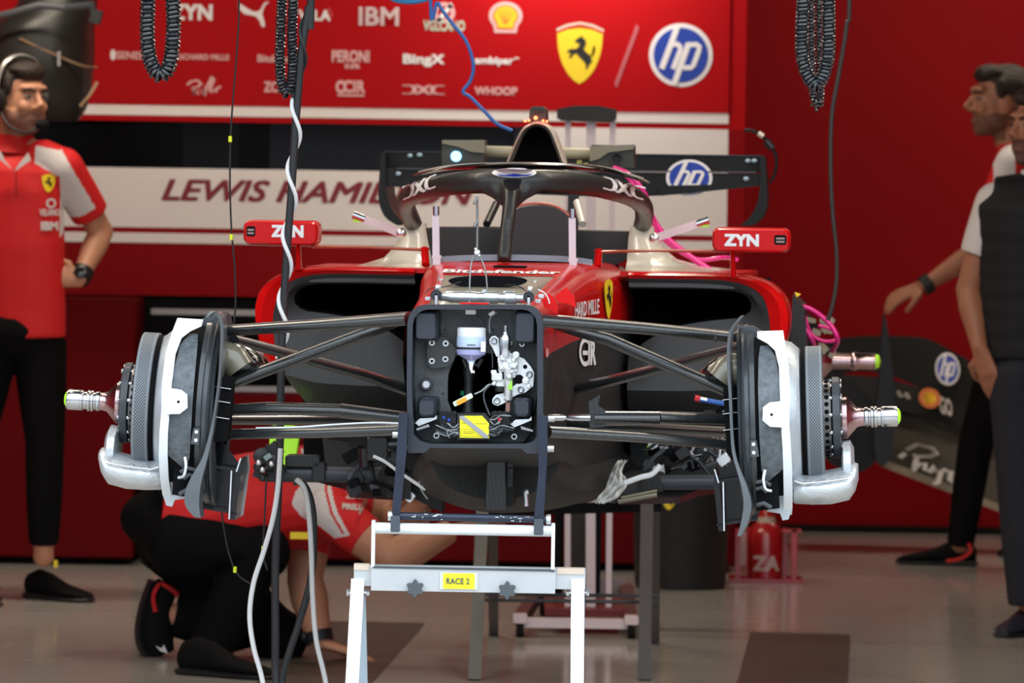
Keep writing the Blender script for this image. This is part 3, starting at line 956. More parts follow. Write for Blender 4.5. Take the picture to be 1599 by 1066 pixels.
# things in the open top: cross tube with two end eyes
b = MB(); c0 = L(686, 463, -.26); c1 = L(824, 466, -.26); d = (c1-c0); ln = d.length
b.lathe([(0, .009), (ln*.1, .010), (ln*.12, .013), (ln*.40, .013), (ln*.41, .0115), (ln*.50, .0115), (ln*.51, .014), (ln*.66, .014), (ln*.67, .011), (ln*.74, .011), (ln*.75, .015), (ln*.86, .015), (ln*.87, .011), (ln, .010)], c0, d, 22)
dm = b.build('cross_damper', SIL, car)
for p in ((681, 461), (825.5, 464)):
    b = MB(); b.lathe([(.01, .001), (-.006, .004), (-.008, .0065), (-.004, .0075), (-.004, .010), (-.008, .0115), (.012, .0125)], L(*p, -.28), (0, 1, 0), 22); b.build('rod_end', GREYD, dm)
    b = MB(); b.tube([L(p[0], p[1], -.29), L(p[0], p[1]+14, -.29)], .004, 10); b.ball(L(p[0]+2, p[1]-12, -.27), .006); b.build('link', SIL, dm)
b = MB(); b.box(L(741, 473.5, YN+.01), (.062, .02, .0035), bev=.001); b.build('red_locating_strip', RED, car)
for q in ((700, 457), (716, 470), (734, 463), (757, 455), (790, 457), (668, 466), (845, 462), (840, 470)):
    b = MB(); b.box(L(*q, -.25), (.012, .012, .009), bev=.003)
    b.build('small_clip', SIL, car)
wire([(664, 458), (672, 450), (686, 449), (700, 446), (720, 440)], -.22, .0012, BLK); wire([(788, 446), (800, 444), (812, 448), (822, 455)], -.22, .0012, BLK)
wire([(840, 452), (850, 457), (856, 466), (858, 474)], -.22, .0014, WHT)
b = MB(); b.box(L(685, 447, -.23), (.010, .006, .006), Matrix.Rotation(.4, 3, 'Y'), .002); b.box(L(828, 449, -.23), (.010, .006, .006), bev=.002); b.build('white_connector', WHT, car)
for q in ((688, 438), (835, 441)):
    b = MB(); b.lathe([(0, .006), (.003, .006), (.004, .004)], L(*q, .2)+V((0, 0, 0)), (0, 0, 1), 16); b.build('flush_fastener', SIL, car)
# red access panels near the right shoulder
for pts in ([(846, 470), (856, 458), (866, 464), (872, 480), (870, 490), (862, 486), (850, 480)], [(866, 462), (884, 448), (896, 462), (900, 480), (886, 474), (872, 472)]):
    b = MB(); b.prism(Lp(pts, -.20), (0, .02, 0)); b.build('shoulder_panel', RED, car, 20)

# lettering and badges along the right flank of the cell
def flank(px0, py0, px1, py1):
    """unit square on the right flank: corners from pixels, landed on the skin surface"""
    def f(u, v):
        px = px0+(px1-px0)*u; py = py1+(py0-py1)*v
        lo, hi = -.3, 2.2
        for _ in range(28):
            y = (lo+hi)/2
            p = L(px, py, y)
            if p.x > tab(y, CELL)[0]+.006: lo = y
            else: hi = y
        p = L(px, py, (lo+hi)/2)
        return V((tab(p.y, CELL)[0]+.0065, p.y, p.z))
    return f
F1 = flank(897, 466, 935, 496)
b = MB(); g = textgeo('HARD MILLE', .03); stamp(b, g, lambda u, v: F1(u, v*.78+(1-u)*0+.22*u)); b.build('flank_lettering', WHITE, car, 0)
F2 = flank(943, 431, 956, 499)
def lay(geo, mt, k, nm, F, par=car):
    b = MB(); b.use(mt); stamp(b, geo, lambda u, v: F(u, v)+V((k, -k*.3, 0))); return b.build(nm, None, par, 0)
bd = lay(poly2(SHIELD), YEL, .001, 'flank_shield', F2)
lay(poly2([(.22+.6*u, .25+.58*v) for u, v in HORSE]), BLK, .0025, 'horse', F2, bd)
F3 = flank(908, 527, 929, 572)
lay(ring2(20, .34, .5, .28, .5), WHITE, .0005, 'flank_mark', lambda u, v: F3(u*.9, v)); lay(poly2([(.05, .40), (.5, .40), (.5, .55), (.05, .55)]), WHITE, .001, 'flank_mark', F3)
g = textgeo('IR', .06); lay(([(.42+.58*q[0], .05+.9*q[1], q[2]) for q in g[0]], g[1]), WHITE, .001, 'flank_lettering', F3)
F4 = flank(851, 543, 856, 558); lay(disc2(16), mat('pale_red_ink', (.7, .25, .22), .5), .001, 'flank_dot', F4)

# ---- lower hull -----------------------------------------------------
b = MB()
hull = []
for y, hx, zt_, zb_ in ((.55, .145, .80, .70), (.8, .19, .80, .655), (1.15, .235, .80, .637), (1.7, .27, .80, .632), (2.4, .28, .80, .632)):
    hull.append([V((hx*math.cos(a)*(1 if abs(math.cos(a)) > .0 else 1), y, (zb_+.09)+(.09 if math.sin(a) < 0 else zt_-zb_-.09)*math.sin(a))) for a in [2*PI*k/32 for k in range(32)]])
b.rings(hull); b.build('lower_hull', CARBM, car)
b = MB(); b.prism(Lp([(757, 700), (800, 700), (800, 790), (757, 790)], .45), (0, .3, 0)); b.build('keel_block', CARBM, car)
b = MB(); b.prism(Lp([(762, 708), (788, 708), (790, 796), (758, 796)], .40), (0, .1, 0)); b.build('keel_spine', CARB, car)
b = MB(); b.bar(L(797, 705, .42), L(797, 760, .42), .012, .012); b.ball(L(796.5, 732, .41), (.005, .003, .003)); b.build('keel_rod', BLKG, car)
b = MB(); b.tube([L(820, 768, .5), L(822, 790, .5)], .006, 10); b.ball(L(821, 768, .5), .008); b.build('drain_fitting', SIL, car)

CARBL = mat_carbon('lit_carbon_face', (.036, .036, .037), (.046, .046, .046), .5, 300, .1)  # paler copy of the matt carbon, light on the faces put into the colour
# ---- floor, side pods ----------------------------------------------
def half_sym(s, p): return V((s*p[0], p[1], p[2]))
POD = [(.262, 1.208), (.36, 1.209), (.46, 1.209), (.535, 1.204), (.60, 1.187), (.642, 1.150), (.656, 1.10), (.648, 1.04), (.63, .985), (.60, .945)]
INR = [(.262, 1.193), (.36, 1.193), (.46, 1.193), (.52, 1.188), (.565, 1.173), (.592, 1.148), (.604, 1.11), (.608, 1.07), (.60, 1.0), (.58, .945)]
HOLE = [(.262, 1.167), (.38, 1.168), (.50, 1.166), (.545, 1.156), (.562, 1.135), (.557, 1.112), (.53, 1.099), (.44, 1.088), (.36, 1.070), (.30, 1.035), (.262, 1.0)]
def resample(pts, n):
    cum = [0]
    for p_, q_ in zip(pts[:-1], pts[1:]): cum.append(cum[-1]+math.hypot(q_[0]-p_[0], q_[1]-p_[1]))
    out = []; j = 0
    for i in range(n):
        s_ = cum[-1]*i/(n-1)
        while j < len(cum)-2 and cum[j+1] < s_: j += 1
        t = (s_-cum[j])/max(1e-9, cum[j+1]-cum[j])
        out.append((lerp(pts[j][0], pts[j+1][0], t), lerp(pts[j][1], pts[j+1][1], t)))
    return out
for s in (1, -1):
    pt = cr(POD, 5); it = cr(INR, 5)
    yF = 1.50
    # painted lip and shell
    b = MB(); b.use(RED)
    def shell(y, k, dz): return [V((s*(.2+(x-.2)*k), y, (z-1.1)*(k*.96+.04)+1.1+dz)) for x, z in pt]
    front_i = [V((s*x, yF+.012, z)) for x, z in it]
    rs = [front_i, [V((s*(x*.55+i[0]*.45), yF-.004, z*.55+i[1]*.45)) for (x, z), i in zip(pt, it)], shell(yF+.01, .99, 0), shell(yF+.05, 1.0, 0), shell(yF+.5, 1.0, -.005), shell(yF+.9, .93, -.03), shell(yF+1.3, .78, -.06)]
    b.rings(rs, False, False, close=False)
    b.build('sidepod_shell', RED, car)
    # carbon face round the mouth, then the black throat
    outer = resample(it, 24)+resample([(.58, .945), (.50, .925), (.40, .92), (.262, .92)], 14)[1:]
    hole_ = resample(cr(HOLE, 4), 30); hole_ += resample([(.262, 1.0), (.262, 1.02)], 8)[1:]
    hole_ = resample(cr(HOLE[:7], 5), 20)+resample(cr(HOLE[6:], 5), 18)[1:]
    n_ = min(len(outer), len(hole_)); outer = resample(outer, n_); hole_ = resample(hole_, n_)
    r0 = [V((s*x, yF+.012, z)) for x, z in outer]; r1 = [V((s*(x*.6+h[0]*.4), yF+.022, z*.6+h[1]*.4)) for (x, z), h in zip(outer, hole_)]
    r2 = [V((s*x, yF+.06, z)) for x, z in hole_]
    b = MB(); b.rings([r0, r1, r2], False, False, close=False); b.build('inlet_lip', CARBL, car)
    b = MB(); b.rings([[V((s*x, yF+.025+.0*z, z)) for x, z in ((.262, 1.19), (.40, 1.191), (.52, 1.186))], [V((s*x, yF+.02, z)) for x, z in ((.262, 1.172), (.40, 1.173), (.52, 1.171))]], False, False, close=False); b.build('lip_trim', CARBL, car)
    b = MB(); r3 = [V((s*(.41+(x-.41)*.85), yF+.5, 1.12+(z-1.12)*.7)) for x, z in hole_]
    b.rings([r2, r3], False, True, close=False); b.prism([V((s*.25, yF+.52, .98)), V((s*.6, yF+.52, .98)), V((s*.6, yF+.52, 1.19)), V((s*.25, yF+.52, 1.19))], (0, .01, 0)); b.build('inlet_throat', DARKIN, car)
    # undercut below the inlet: sweeps in and down to the floor
    b = MB(); cols = []
    for i, (x, z) in enumerate(resample([(.60, 1.0), (.58, .945), (.50, .925), (.40, .92), (.262, .92)], 16)):
        k_ = max(0, (x-.3)/.3)
        cols.append([V((s*x, yF+.013, z)), V((s*(x-.015*k_), yF+.05, z-.03)), V((s*(x-.06*k_), yF+.20, z-(z-.70)*.4)), V((s*(x-.09*k_), yF+.30, z-(z-.70)*.7)), V((s*(x-.10*k_), yF+.32, .70))])
    vr = [[b.bm.verts.new(p) for p in c_] for c_ in cols]
    for ra, rb in zip(vr[:-1], vr[1:]):
        for i in range(4):
            b.face([ra[i], ra[i+1], rb[i+1], rb[i]])
    b.build('undercut', CARBL, car)
    b = MB(); b.box((s*.42, yF+.7, .76), (.28, .7, .13)); b.box((s*.40, yF+.75, .95), (.26, .55, .30)); b.build('engine_bay_side', DARKIN, car)
    # top deck of the pod, pale smear of reflected light comes from the gloss
    b = MB(); b.use(RED)
    b.prism([V((s*.24, yF+.03, 1.197)), V((s*.53, yF+.03, 1.197)), V((s*.56, yF+1.0, 1.19)), V((s*.24, yF+1.0, 1.19))], (0, 0, .012))
    b.build('pod_deck', RED, car)
    # floor slab and side impact tube
    b = MB(); b.prism([V((s*.26, 1.25, .655)), V((s*.40, 1.35, .655)), V((s*.44, 1.7, .655)), V((s*.60, 2.2, .655)), V((s*.60, 2.9, .655)), V((s*.25, 2.9, .655))], (0, 0, .016)); b.build('floor_slab', CARB, car)
    b = MB(); b.prism([V((s*.24, 1.20, .66)), V((s*.30, 1.22, .665)), V((s*.36, 1.35, .68)), V((s*.28, 1.6, .68))], (0, 0, .05)); b.build('floor_fence', CARBM, car)

# side impact tubes
b = MB(); b.tube([L(415, 739, 1.3), L(596, 741, 1.3)], [.0205, .0205], 20); b.tube([L(590, 741, 1.3), L(612, 742, 1.3)], [.023, .023], 20); tb = b.build('side_impact_tube', mat('dark_blue_grey_tube', (.03, .035, .045), .4), car)
b = MB(); b.box(L(499, 736, 1.3), (.034, .05, .05), bev=.01); b.box(L(474, 719, 1.3), (.085, .05, .03), bev=.008); b.build('tube_clamp', BLK, tb)
b = MB(); b.prism(Lp([(596, 722), (640, 740), (690, 775), (690, 800), (640, 775), (596, 758)], 1.25), (0, .12, 0)); b.build('tube_root', CARBM, tb)
b = MB()
for q, r in (((409, 712), .020), ((404, 728), .012), ((425, 720), .018), ((411, 745), .010), ((437, 733), .014)):
    b.lathe([(-.02, .001), (-.02, r*.5), (-.015, r), (.02, r)], L(*q, 1.25), (0, 1, 0), 18)
b.bar(L(400, 745, 1.27), L(422, 696, 1.27), .02, .02); b.bar(L(421, 694, 1.27), L(436, 712, 1.27), .03, .03)
b.build('clamp_linkage', BLK, tb)
b = MB()
for q in ((404, 722), (410, 733), (424, 724)): b.ball(L(*q, 1.215), .007)
b.build('clamp_bolt', SIL, tb)
b = MB(); b.box(L(418, 713, 1.215), (.018, .004, .012), Matrix.Rotation(-.6, 3, 'Y'), .001); b.build('clamp_label', mat('grey_green_label', (.2, .28, .26), .5), tb)
b = MB(); b.tube([L(1030, 753, 1.3), L(1118, 752, 1.3)], .0185, 20); t2 = b.build('side_impact_tube', MATS['dark_blue_grey_tube'], car)
b = MB(); b.prism(Lp([(968, 745), (1030, 740), (1035, 766), (985, 782), (965, 784)], 1.25), (0, .10, 0)); b.build('tube_root', CARBM, t2)
b = MB(); b.tube([L(965, 783, 1.2), L(1026, 772, 1.2)], .006, 8); b.tube([L(970, 777, 1.2), L(1026, 766, 1.2)], .004, 8); b.build('floor_edge_rail', mat('dull_brass', (.22, .20, .14), .4, metal=.6), t2)

# jumble of pipes behind the suspension, left and right
random.seed(11)
def jumble(x0, x1, y0, y1, yc, n, par=car):
    b = MB(); pal = [BLK, BLKG, GREYD, SIL, DARKIN]
    for i in range(n):
        b.use(random.choice(pal))
        px, py = random.uniform(x0, x1), random.uniform(y0, y1)
        q = L(px, py, yc+random.uniform(-.05, .1))
        r = random.uniform(.006, .018)
        if random.random() < .5: b.box(q, (r*2, .03, r*1.6), Matrix.Rotation(random.uniform(-.8, .8), 3, 'Y'), r*.3)
        else:
            d = V((random.uniform(-1, 1), 0, random.uniform(-1, 1))).normalized()
            b.tube([q-d*r*2.5, q+V((0, 0, r*.5)), q+d*r*2.5], r*.35, 8)
    b.build('pipework', None, par)
jumble(475, 535, 575, 625, 1.9, 26); jumble(545, 640, 690, 775, 1.2, 34); jumble(1010, 1140, 690, 735, 1.5, 44); jumble(1085, 1140, 610, 650, 1.6, 14)
b = MB(); b.tube([L(570, 700, 1.1), L(572, 728, 1.1)], .018, 14); b.box(L(590, 700, 1.1), (.05, .05, .055), bev=.006); b.build('black_canister', BLKG, car)
wire([(1085, 622), (1098, 624), (1120, 628), (1140, 631)], 1.2, .006, BLUET, car, 'blue_hose', n=10)
b = MB(); b.tube([L(1085, 621, 1.2), L(1093, 623, 1.2)], .0075, 10); b.build('red_hose_cap', MATS['small_red_plug'], car)
b = MB(); b.tube([L(1094, 623, 1.2), L(1104, 625, 1.2)], .006, 10); b.build('hose_ferrule', SIL, car)
wire([(583, 712), (600, 720), (618, 733), (640, 748), (664, 764)], .9, .004, WHT, car, 'white_pipe'); wire([(664, 750), (654, 754), (660, 768), (668, 779)], .9, .002, MATS['grey_wire'])
wire([(975, 754), (1000, 745), (1018, 740), (1031, 726)], .95, .0065, WHT, car, 'white_pipe', n=10)
b = MB(); b.box(L(438, 700, 1.7), (.055, .01, .055), bev=.01); b.box(L(452, 695, 1.7), (.045, .02, .10), Matrix.Rotation(.15, 3, 'Y'), .01); b.box(L(432, 655, 1.7), (.030, .02, .03), bev=.008); b.build('green_pad', GREEN, car)
b = MB(); b.box(L(1018, 703, 1.6), (.03, .02, .025), Matrix.Rotation(.5, 3, 'Y'), .006); b.build('green_pad', GREEN, car)

# wire lifting hook standing up from the front of the chassis
b = MB(); b.tube([L(745, 306, -.25), L(745.5, 345, -.25), L(745, 392, -.25)], .0026, 8)
b.tube([L(740, 318, -.26), L(746, 307, -.25)], .0028, 8); b.tube([L(740, 354, -.26), L(746, 343, -.25)], .0028, 8)
b.tube(cr([L(733, 472, -.27), L(734, 430, -.26), L(737, 408, -.25), L(745, 396, -.25), L(753, 408, -.25), L(759, 430, -.26), L(762, 472, -.27)], 6), .0019, 8)
wh_ = b.build('wire_hook', mat('dull_wire', (.22, .22, .22), .35, metal=.7), car)
b = MB(); b.ball(L(745, 395, -.25), (.0075, .006, .0075)); b.ball(L(743, 389, -.25), (.004, .004, .004)); b.ball(L(748, 399, -.25), (.004, .004, .004)); b.build('wire_knot', SIL, wh_)
# ================================================================== suspension arms
def arm(name, pts, r, ratio=1.9, mt=None, n=20):
    """streamlined arm: pts = [(px,py,yc)...], chord along y"""
    b = MB(); b.tube([L(*p) for p in pts], r, n, wide=V((0, 1, 0)), ratio=ratio)
    return b.build(name, mt or CARB, car, 50)
k = 1/725.0
def collar(par, p, q, r):
    b = MB(); b.tube([L(*p), L(*q)], r, 20, wide=V((0, 1, 0)), ratio=1.9); b.build('end_collar', GREYD, par)
a = arm('upper_wishbone_front', [(842, 500, -.22), (1000, 512, -.14), (1172, 528, -.02)], [.0145*1.05, .0135, .0125]); collar(a, (1115, 524, -.06), (1119, 524, -.06), .0133); collar(a, (872, 503, -.205), (875, 503, -.2), .0150)
arm('upper_wishbone_rear', [(880, 612, .62), (960, 593, .45), (1172, 537, .05)], [.014, .0125, .0115])
a = arm('push_rod', [(868, 508, .02), (950, 530, .0), (1144, 614, -.02)], [.0105, .0145, .0135], 1.3)
a = arm('track_rod_cover', [(928, 653, -.12), (1030, 653, -.11)], [.0165, .0155]); 
b = MB(); b.prism(Lp([(919, 627), (937, 616), (934, 634), (945, 641), (945, 666), (921, 668)], -.14), (0, .03, 0)); b.build('cover_flange', CARB, a, 25)
arm('track_rod', [(1026, 651, -.11), (1095, 653, -.07), (1140, 655, -.03)], [.0135, .013, .0115])
b = MB(); b.tube([L(857, 652, -.14), L(880, 652, -.14), L(884, 652, -.14), L(890, 652, -.14), L(922, 652, -.14)], [.0075, .007, .0045, .007, .0075], 16); b.build('steering_rack_rod', STEEL, car)
a = arm('lower_wishbone_front', [(856, 674, -.24), (1000, 682, -.16), (1160, 696, -.03)], [.0125, .012, .0115]); collar(a, (1118, 692, -.06), (1122, 692, -.06), .0122)
arm('lower_wishbone_rear', [(856, 661, .55), (1000, 668, .35), (1160, 676, .03)], [.013, .0125, .012])
b = MB(); b.tube(cr([L(*p) for p in ((862, 668, -.25), (900, 669, -.22), (940, 674, -.2), (985, 679, -.17), (1010, 682, -.15))], 5), .0022, 6); b.build('brake_line_wrap', WHT, car)
# the other side
a = arm('upper_wishbone_front', [(640, 497, -.22), (500, 507, -.14), (352, 516, -.02)], [.0145*1.05, .0135, .0125]); collar(a, (413, 512, -.06), (410, 512, -.06), .0133); collar(a, (627, 498, -.205), (624, 498, -.2), .0150)
arm('upper_wishbone_rear', [(640, 610, .55), (560, 582, .40), (362, 529, .05)], [.014, .0125, .0115])
a = arm('push_rod', [(620, 503, .02), (560, 524, .0), (345, 604, -.02)], [.0105, .0145, .0135], 1.3)
a = arm('track_rod_cover', [(636, 653, -.10), (532, 641, -.10)], [.0145, .0165]);
arm('track_rod', [(540, 641, -.1), (420, 637, -.06), (336, 641, -.03)], [.0145, .014, .0125])
a = arm('lower_wishbone_front', [(636, 670, -.24), (500, 675, -.16), (335, 678, -.03)], [.0125, .012, .0115]); collar(a, (378, 677, -.06), (375, 677, -.06), .0122)
arm('lower_wishbone_rear', [(622, 656, .55), (480, 655, .35), (345, 655, .03)], [.013, .0125, .012])
b = MB(); b.tube(cr([L(*p) for p in ((625, 661, -.24), (580, 660, -.2), (520, 663, -.17), (460, 667, -.14), (400, 668, -.1))], 5), .0022, 6); b.build('brake_line_wrap', WHT, car)

# ================================================================== front corners (hub, disc, drum, caliper, ducts)
MPERF = bpy.data.materials.new('drilled_disc_edge'); MPERF.use_nodes = True
n_ = MPERF.node_tree.nodes; l_ = MPERF.node_tree.links; b_ = n_['Principled BSDF']
b_.inputs['Roughness'].default_value = .55
def nd(t, **kw):
    q = n_.new(t)
    for k_, v_ in kw.items(): setattr(q, k_, v_)
    return q
def mth(op, a, bb=None, c=None):
    q = nd('ShaderNodeMath', operation=op)
    for i, x in enumerate((a, bb, c)):
        if x is None: continue
        if isinstance(x, (int, float)): q.inputs[i].default_value = x
        else: l_.new(x, q.inputs[i])
    return q.outputs[0]
tc = nd('ShaderNodeTexCoord'); sx = nd('ShaderNodeSeparateXYZ'); l_.new(tc.outputs['Object'], sx.inputs[0])
PT = .0062
ang = mth('ARCTAN2', sx.outputs['Y'], sx.outputs['Z'])
a1 = mth('MULTIPLY', ang, 130.0/(2*PI))               # 130 holes around
u1 = mth('MULTIPLY', sx.outputs['X'], 1/PT)
def dots(ao, uo):
    fa = mth('SUBTRACT', mth('FRACT', mth('ADD', a1, ao)), .5)
    fu = mth('SUBTRACT', mth('FRACT', mth('ADD', u1, uo)), .5)
    return mth('ADD', mth('MULTIPLY', fa, fa), mth('MULTIPLY', fu, fu))
# staggered grid: two interleaved square grids
PTm = mth('MINIMUM', dots(0, 0), dots(.5, .5))
inb = mth('LESS_THAN', mth('ABSOLUTE', mth('SUBTRACT', mth('ABSOLUTE', sx.outputs['X']), .0315)), .0125)
hole = mth('MULTIPLY', mth('LESS_THAN', PTm, .062), inb)
mx = nd('ShaderNodeMix', data_type='RGBA')
mx.inputs['A'].default_value = (.20, .22, .245, 1); mx.inputs['B'].default_value = (.012, .013, .015, 1)
l_.new(hole, mx.inputs['Factor']); l_.new(mx.outputs['Result'], b_.inputs['Base Color'])
DISC = mat('carbon_disc_face', (.16, .17, .18), .4, noise=.2, nscale=10, metal=.3)
RIBC = mat('ribbed_dark_drum', (.045, .05, .056), .35, noise=.2, nscale=15, coat=.3)
WHITEP = mat('white_ceramic_coat', (.80, .83, .87), .5, noise=.04)
WHITEP2 = mat('silver_grey_skin', (.50, .53, .56), .4, metal=.5, noise=.15, nscale=14, bump=.15)

HUBX, HUBZ = (L(1290, 655, 0).x-L(1290, 655, 0).x), L(1290, 652, 0).z
def corner(s):
    """s=+1 picture right, -1 picture left. u outboard, hub frame origin on the wheel axis"""
    camber = math.radians(2.6)
    hz = (L(1330, 655, 0).z if s > 0 else L(170, 631, 0).z)
    root = bpy.data.objects.new('brake_assembly', None); COL.objects.link(root); root.parent = car
    # origin at u=.70 on the axis; local x outboard for s=+1; mirrored meshes for s=-1
    root.location = (s*.70, 0, hz)
    root.rotation_euler = (0, s*-camber, 0)
    def X(u): return s*(u-.70)
    def q(u, y, z): return V((X(u), y, z))
    def out(b, name, mt=None, sm=40): return b.build(name, mt, root, sm)
    A = V((s, 0, 0))
    def lat(prof, name, mt, n=64, cap=True, sm=40):
        b = MB(); b.lathe([(u-.70, r) for u, r in prof], V((0, 0, 0)), A, n, cap); return out(b, name, mt, sm)
    # stub axle, nut
    lat([(.79, .046), (.800, .046), (.822, .022), (.832, .0195), (.838, .0195)], 'hub_cone', STEELH, 48)
    lat([(.835, .018), (.84, .0215), (.846, .0215), (.848, .019), (.851, .019), (.853, .0235), (.857, .0235), (.859, .0205), (.861, .0235), (.865, .0235), (.867, .0195), (.874, .0195), (.876, .0225), (.880, .0225)], 'threaded_collar', STEEL, 48)
    lat([(.880, .0215), (.882, .0225), (.908, .0230), (.911, .0210)], 'wheel_nut', STEEL, 48)
    lat([(.908, .019), (.913, .017), (.917, .010), (.918, .001)], 'green_nut_cap', GREEN, 32)
    # dark lobed carrier plate
    b = MB(); rs = []
    for u, k_ in ((.768, .93), (.770, 1.0), (.784, 1.0), (.788, .93)):
        rs.append([V((X(u), (.088+.0012*math.cos(a*13))*k_*math.sin(a), (.088+.0012*math.cos(a*13))*k_*math.cos(a))) for a in [2*PI*i/104 for i in range(104)]])
    b.rings(rs); out(b, 'carrier_plate', GREYD)
    b = MB()
    for i in range(13):
        a = 2*PI*i/13
        c = V((0, .080*math.sin(a), .080*math.cos(a)))
        b.lathe([(.757-.70, .005), (.790-.70, .005), (.791-.70, .003)], c, A, 10)
    out(b, 'drive_pins', STEEL)
    # bell with a ring of holes
    bell = lat([(.748, .085), (.750, .088), (.766, .084), (.768, .060)], 'disc_bell', mat('dark_bell', (.12, .11, .11), .3, metal=.7), 64)
    b = MB()
    for i in range(32):
        a = 2*PI*i/32
        d = V((0, math.sin(a), math.cos(a)))
        b.lathe([(0, .0001), (0, .0048), (.001, .0052)], V((X(.757), 0, 0))+d*.0865, d, 10)
    b.build('bell_holes', DARKIN, root)
    # drilled disc
    b = MB(); b.use(DISC); b.lathe([(.713-.70, .09), (.713-.70, .156), (.715-.70, .158)], V((0, 0, 0)), A, 96, cap=False)
    b.lathe([(.748-.70, .158), (.750-.70, .156), (.750-.70, .09)], V((0, 0, 0)), A, 96, cap=False)
    b.use(MPERF); b.lathe([(.715-.70, .158), (.748-.70, .158)], V((0, 0, 0)), A, 96, cap=False)
    out(b, 'brake_disc', None, 30)
    lat([(.704, .10), (.705, .153), (.713, .153), (.713, .10)], 'disc_shadow_ring', DARKIN, 64, False)  # dark filler ring, painting the shade in the gap behind the disc
    # shiny backplate behind the disc
    lat([(.668, .16), (.670, .172), (.684, .168), (.700, .154), (.705, .10)], 'heat_shield', WHITEP2, 72, False)
    lat([(.700, .150), (.702, .155), (.706, .150)], 'shield_lip', STEEL, 72, False)
    # white spine down the front of the drum (own relief, curved about the axle)
    def strip(prof_l, prof_r, R, th, name, mt, zc=None):
        """vertical band on the front of the drum between u-left(z) and u-right(z)"""
        b = MB(); f0, f1 = [], []
        zs = [z for z, _ in prof_l]
        rs = []
        for (z, ul), (_, ur) in zip(prof_l, prof_r):
            y = -math.sqrt(max(R*R-z*z*(1 if abs(z) < R else 0), .0004)) if abs(z) < R else -.02
            rs.append([q(ul, y-th, z), q(ur, y-th, z), q(ur, y+th, z), q(ul, y+th, z)])
        b.rings(rs); return out(b, name, mt, 30)
    zl = [.196, .182, .170, .155, .12, .06, 0, -.05, -.10, -.15, -.19, -.205]
    # right-image measurements: strip about 1210..1233 px
    left_ = [.612, .612, .634, .650, .658, .659, .659, .661, .661, .660, .658, .658]
    right = [.668, .670, .672, .674, .679, .680, .677, .679, .680, .679, .677, .675]
    strip(list(zip(zl, left_)), list(zip(zl, right)), .215, .004, 'white_spine', WHITEP)
    # tab with a hole
    zt_ = .018
    b = MB(); yt = -.219
    tabp = [(.664, zt_+.034), (.660, zt_+.030), (.636, zt_+.028), (.622, zt_+.018), (.620, zt_-.010), (.636, zt_-.024), (.660, zt_-.026), (.664, zt_-.030)]
    b.prism([q(u, yt-.010, z) for u, z in tabp], (0, .012, 0)); tb_ = out(b, 'spine_tab', WHITEP, 20)
    b = MB(); b.lathe([(0, .0005), (0, .0030), (.002, .003)], q(.640, yt-.0112, zt_+.002), (0, 1, 0), 12); b.build('tab_hole', DARKIN, root)
    # lower silver feet of the spine
    b = MB(); b.prism([q(u, -.10, z) for u, z in ((.628, -.155), (.672, -.15), (.676, -.19), (.668, -.213), (.655, -.215), (.650, -.20), (.622, -.195), (.618, -.175))], (0, .012, 0)); out(b, 'spine_foot', WHITEP2, 20)
    # scuffed foil shield between drum and spine
    zl2 = [.165, .14, .08, .02, -.04, -.10, -.125]
    strip(list(zip(zl2, [.618, .614, .612, .612, .612, .614, .620])), list(zip(zl2, [.636, .652, .660, .662, .662, .660, .63])), .205, .004, 'scuffed_shield', FOILD)
    b = MB(); b.prism([q(u, -.16, z) for u, z in ((.600, -.10), (.648, -.11), (.650, -.185), (.600, -.19))], (0, .05, 0)); out(b, 'lower_cavity', DARKIN)
    for dz, w_ in ((-.128, .030), (-.142, .022), (-.176, .03)):
        b = MB(); b.tube([q(.602, -.175, dz), q(.602+w_*.5, -.18, dz+.004), q(.602+w_, -.175, dz-.006)], .005, 10); out(b, 'cavity_pipe', GREYD)
    lat([(.575, .10), (.575, .192), (.664, .190), (.664, .10)], 'inner_drum', BLKM, 64, False)
    # ribbed dark drum: thin rings
    lat([(.566, .14), (.567, .210), (.571, .214), (.574, .208), (.578, .214), (.582, .208), (.590, .210), (.594, .204), (.604, .204), (.606, .14)], 'drum_casing', RIBC, 96, False)
    b = MB(); b.prism([q(u, -.205, z) for u, z in ((.592, -.035), (.606, -.035), (.610, -.07), (.592, -.07))], (0, -.008, 0)); pb = out(b, 'sensor_plate', GREYD, 20)
    for dz in (-.043, -.061):
        b = MB(); b.lathe([(0, .001), (0, .0025), (-.001, .004), (.002, .004)], q(.599, -.2145, dz), (0, 1, 0), 12); out(b, 'plate_rivet', WHT)
    # top block where the upper wishbone lands
    b = MB(); b.prism([q(u, -.06, z) for u, z in ((.570, .208), (.604, .206), (.628, .190), (.640, .172), (.612, .176), (.596, .170), (.574, .180))], (0, .05, 0)); out(b, 'top_mount', GREYD, 25)
    # inlet duct with three bright vanes
    b = MB(); b.prism([q(u, -.165, z) for u, z in ((.536, .075), (.566, .078), (.566, -.065), (.540, -.062))], (0, .1, 0)); out(b, 'duct_mouth', DARKIN)
    for zv in (.055, .025, -.010):
        b = MB(); b.bar(q(.534, -.170, zv-.003), q(.567, -.170, zv), .006, .0014); out(b, 'duct_vane', WHT)
    # smooth scoop bulging inboard behind the vane
    b = MB(); pts = [q(.575, .03, .10), q(.545, .02, .105), q(.515, .02, .10), q(.495, .03, .085)]
    b.tube(cr(pts, 5), [.052-.002*i for i in range(16)], 20, wide=V((0, 1, 0)), ratio=1.4); out(b, 'brake_scoop', BLKG)
    b = MB(); b.tube(cr([q(.572, -.05, .11), q(.55, -.05, .112), q(.530, -.05, .09)], 5), .036, 18, wide=V((0, 1, 0)), ratio=1.0); out(b, 'scoop_cheek', mat('varnished_tan_carbon', (.19, .17, .12), .22, coat=.6))
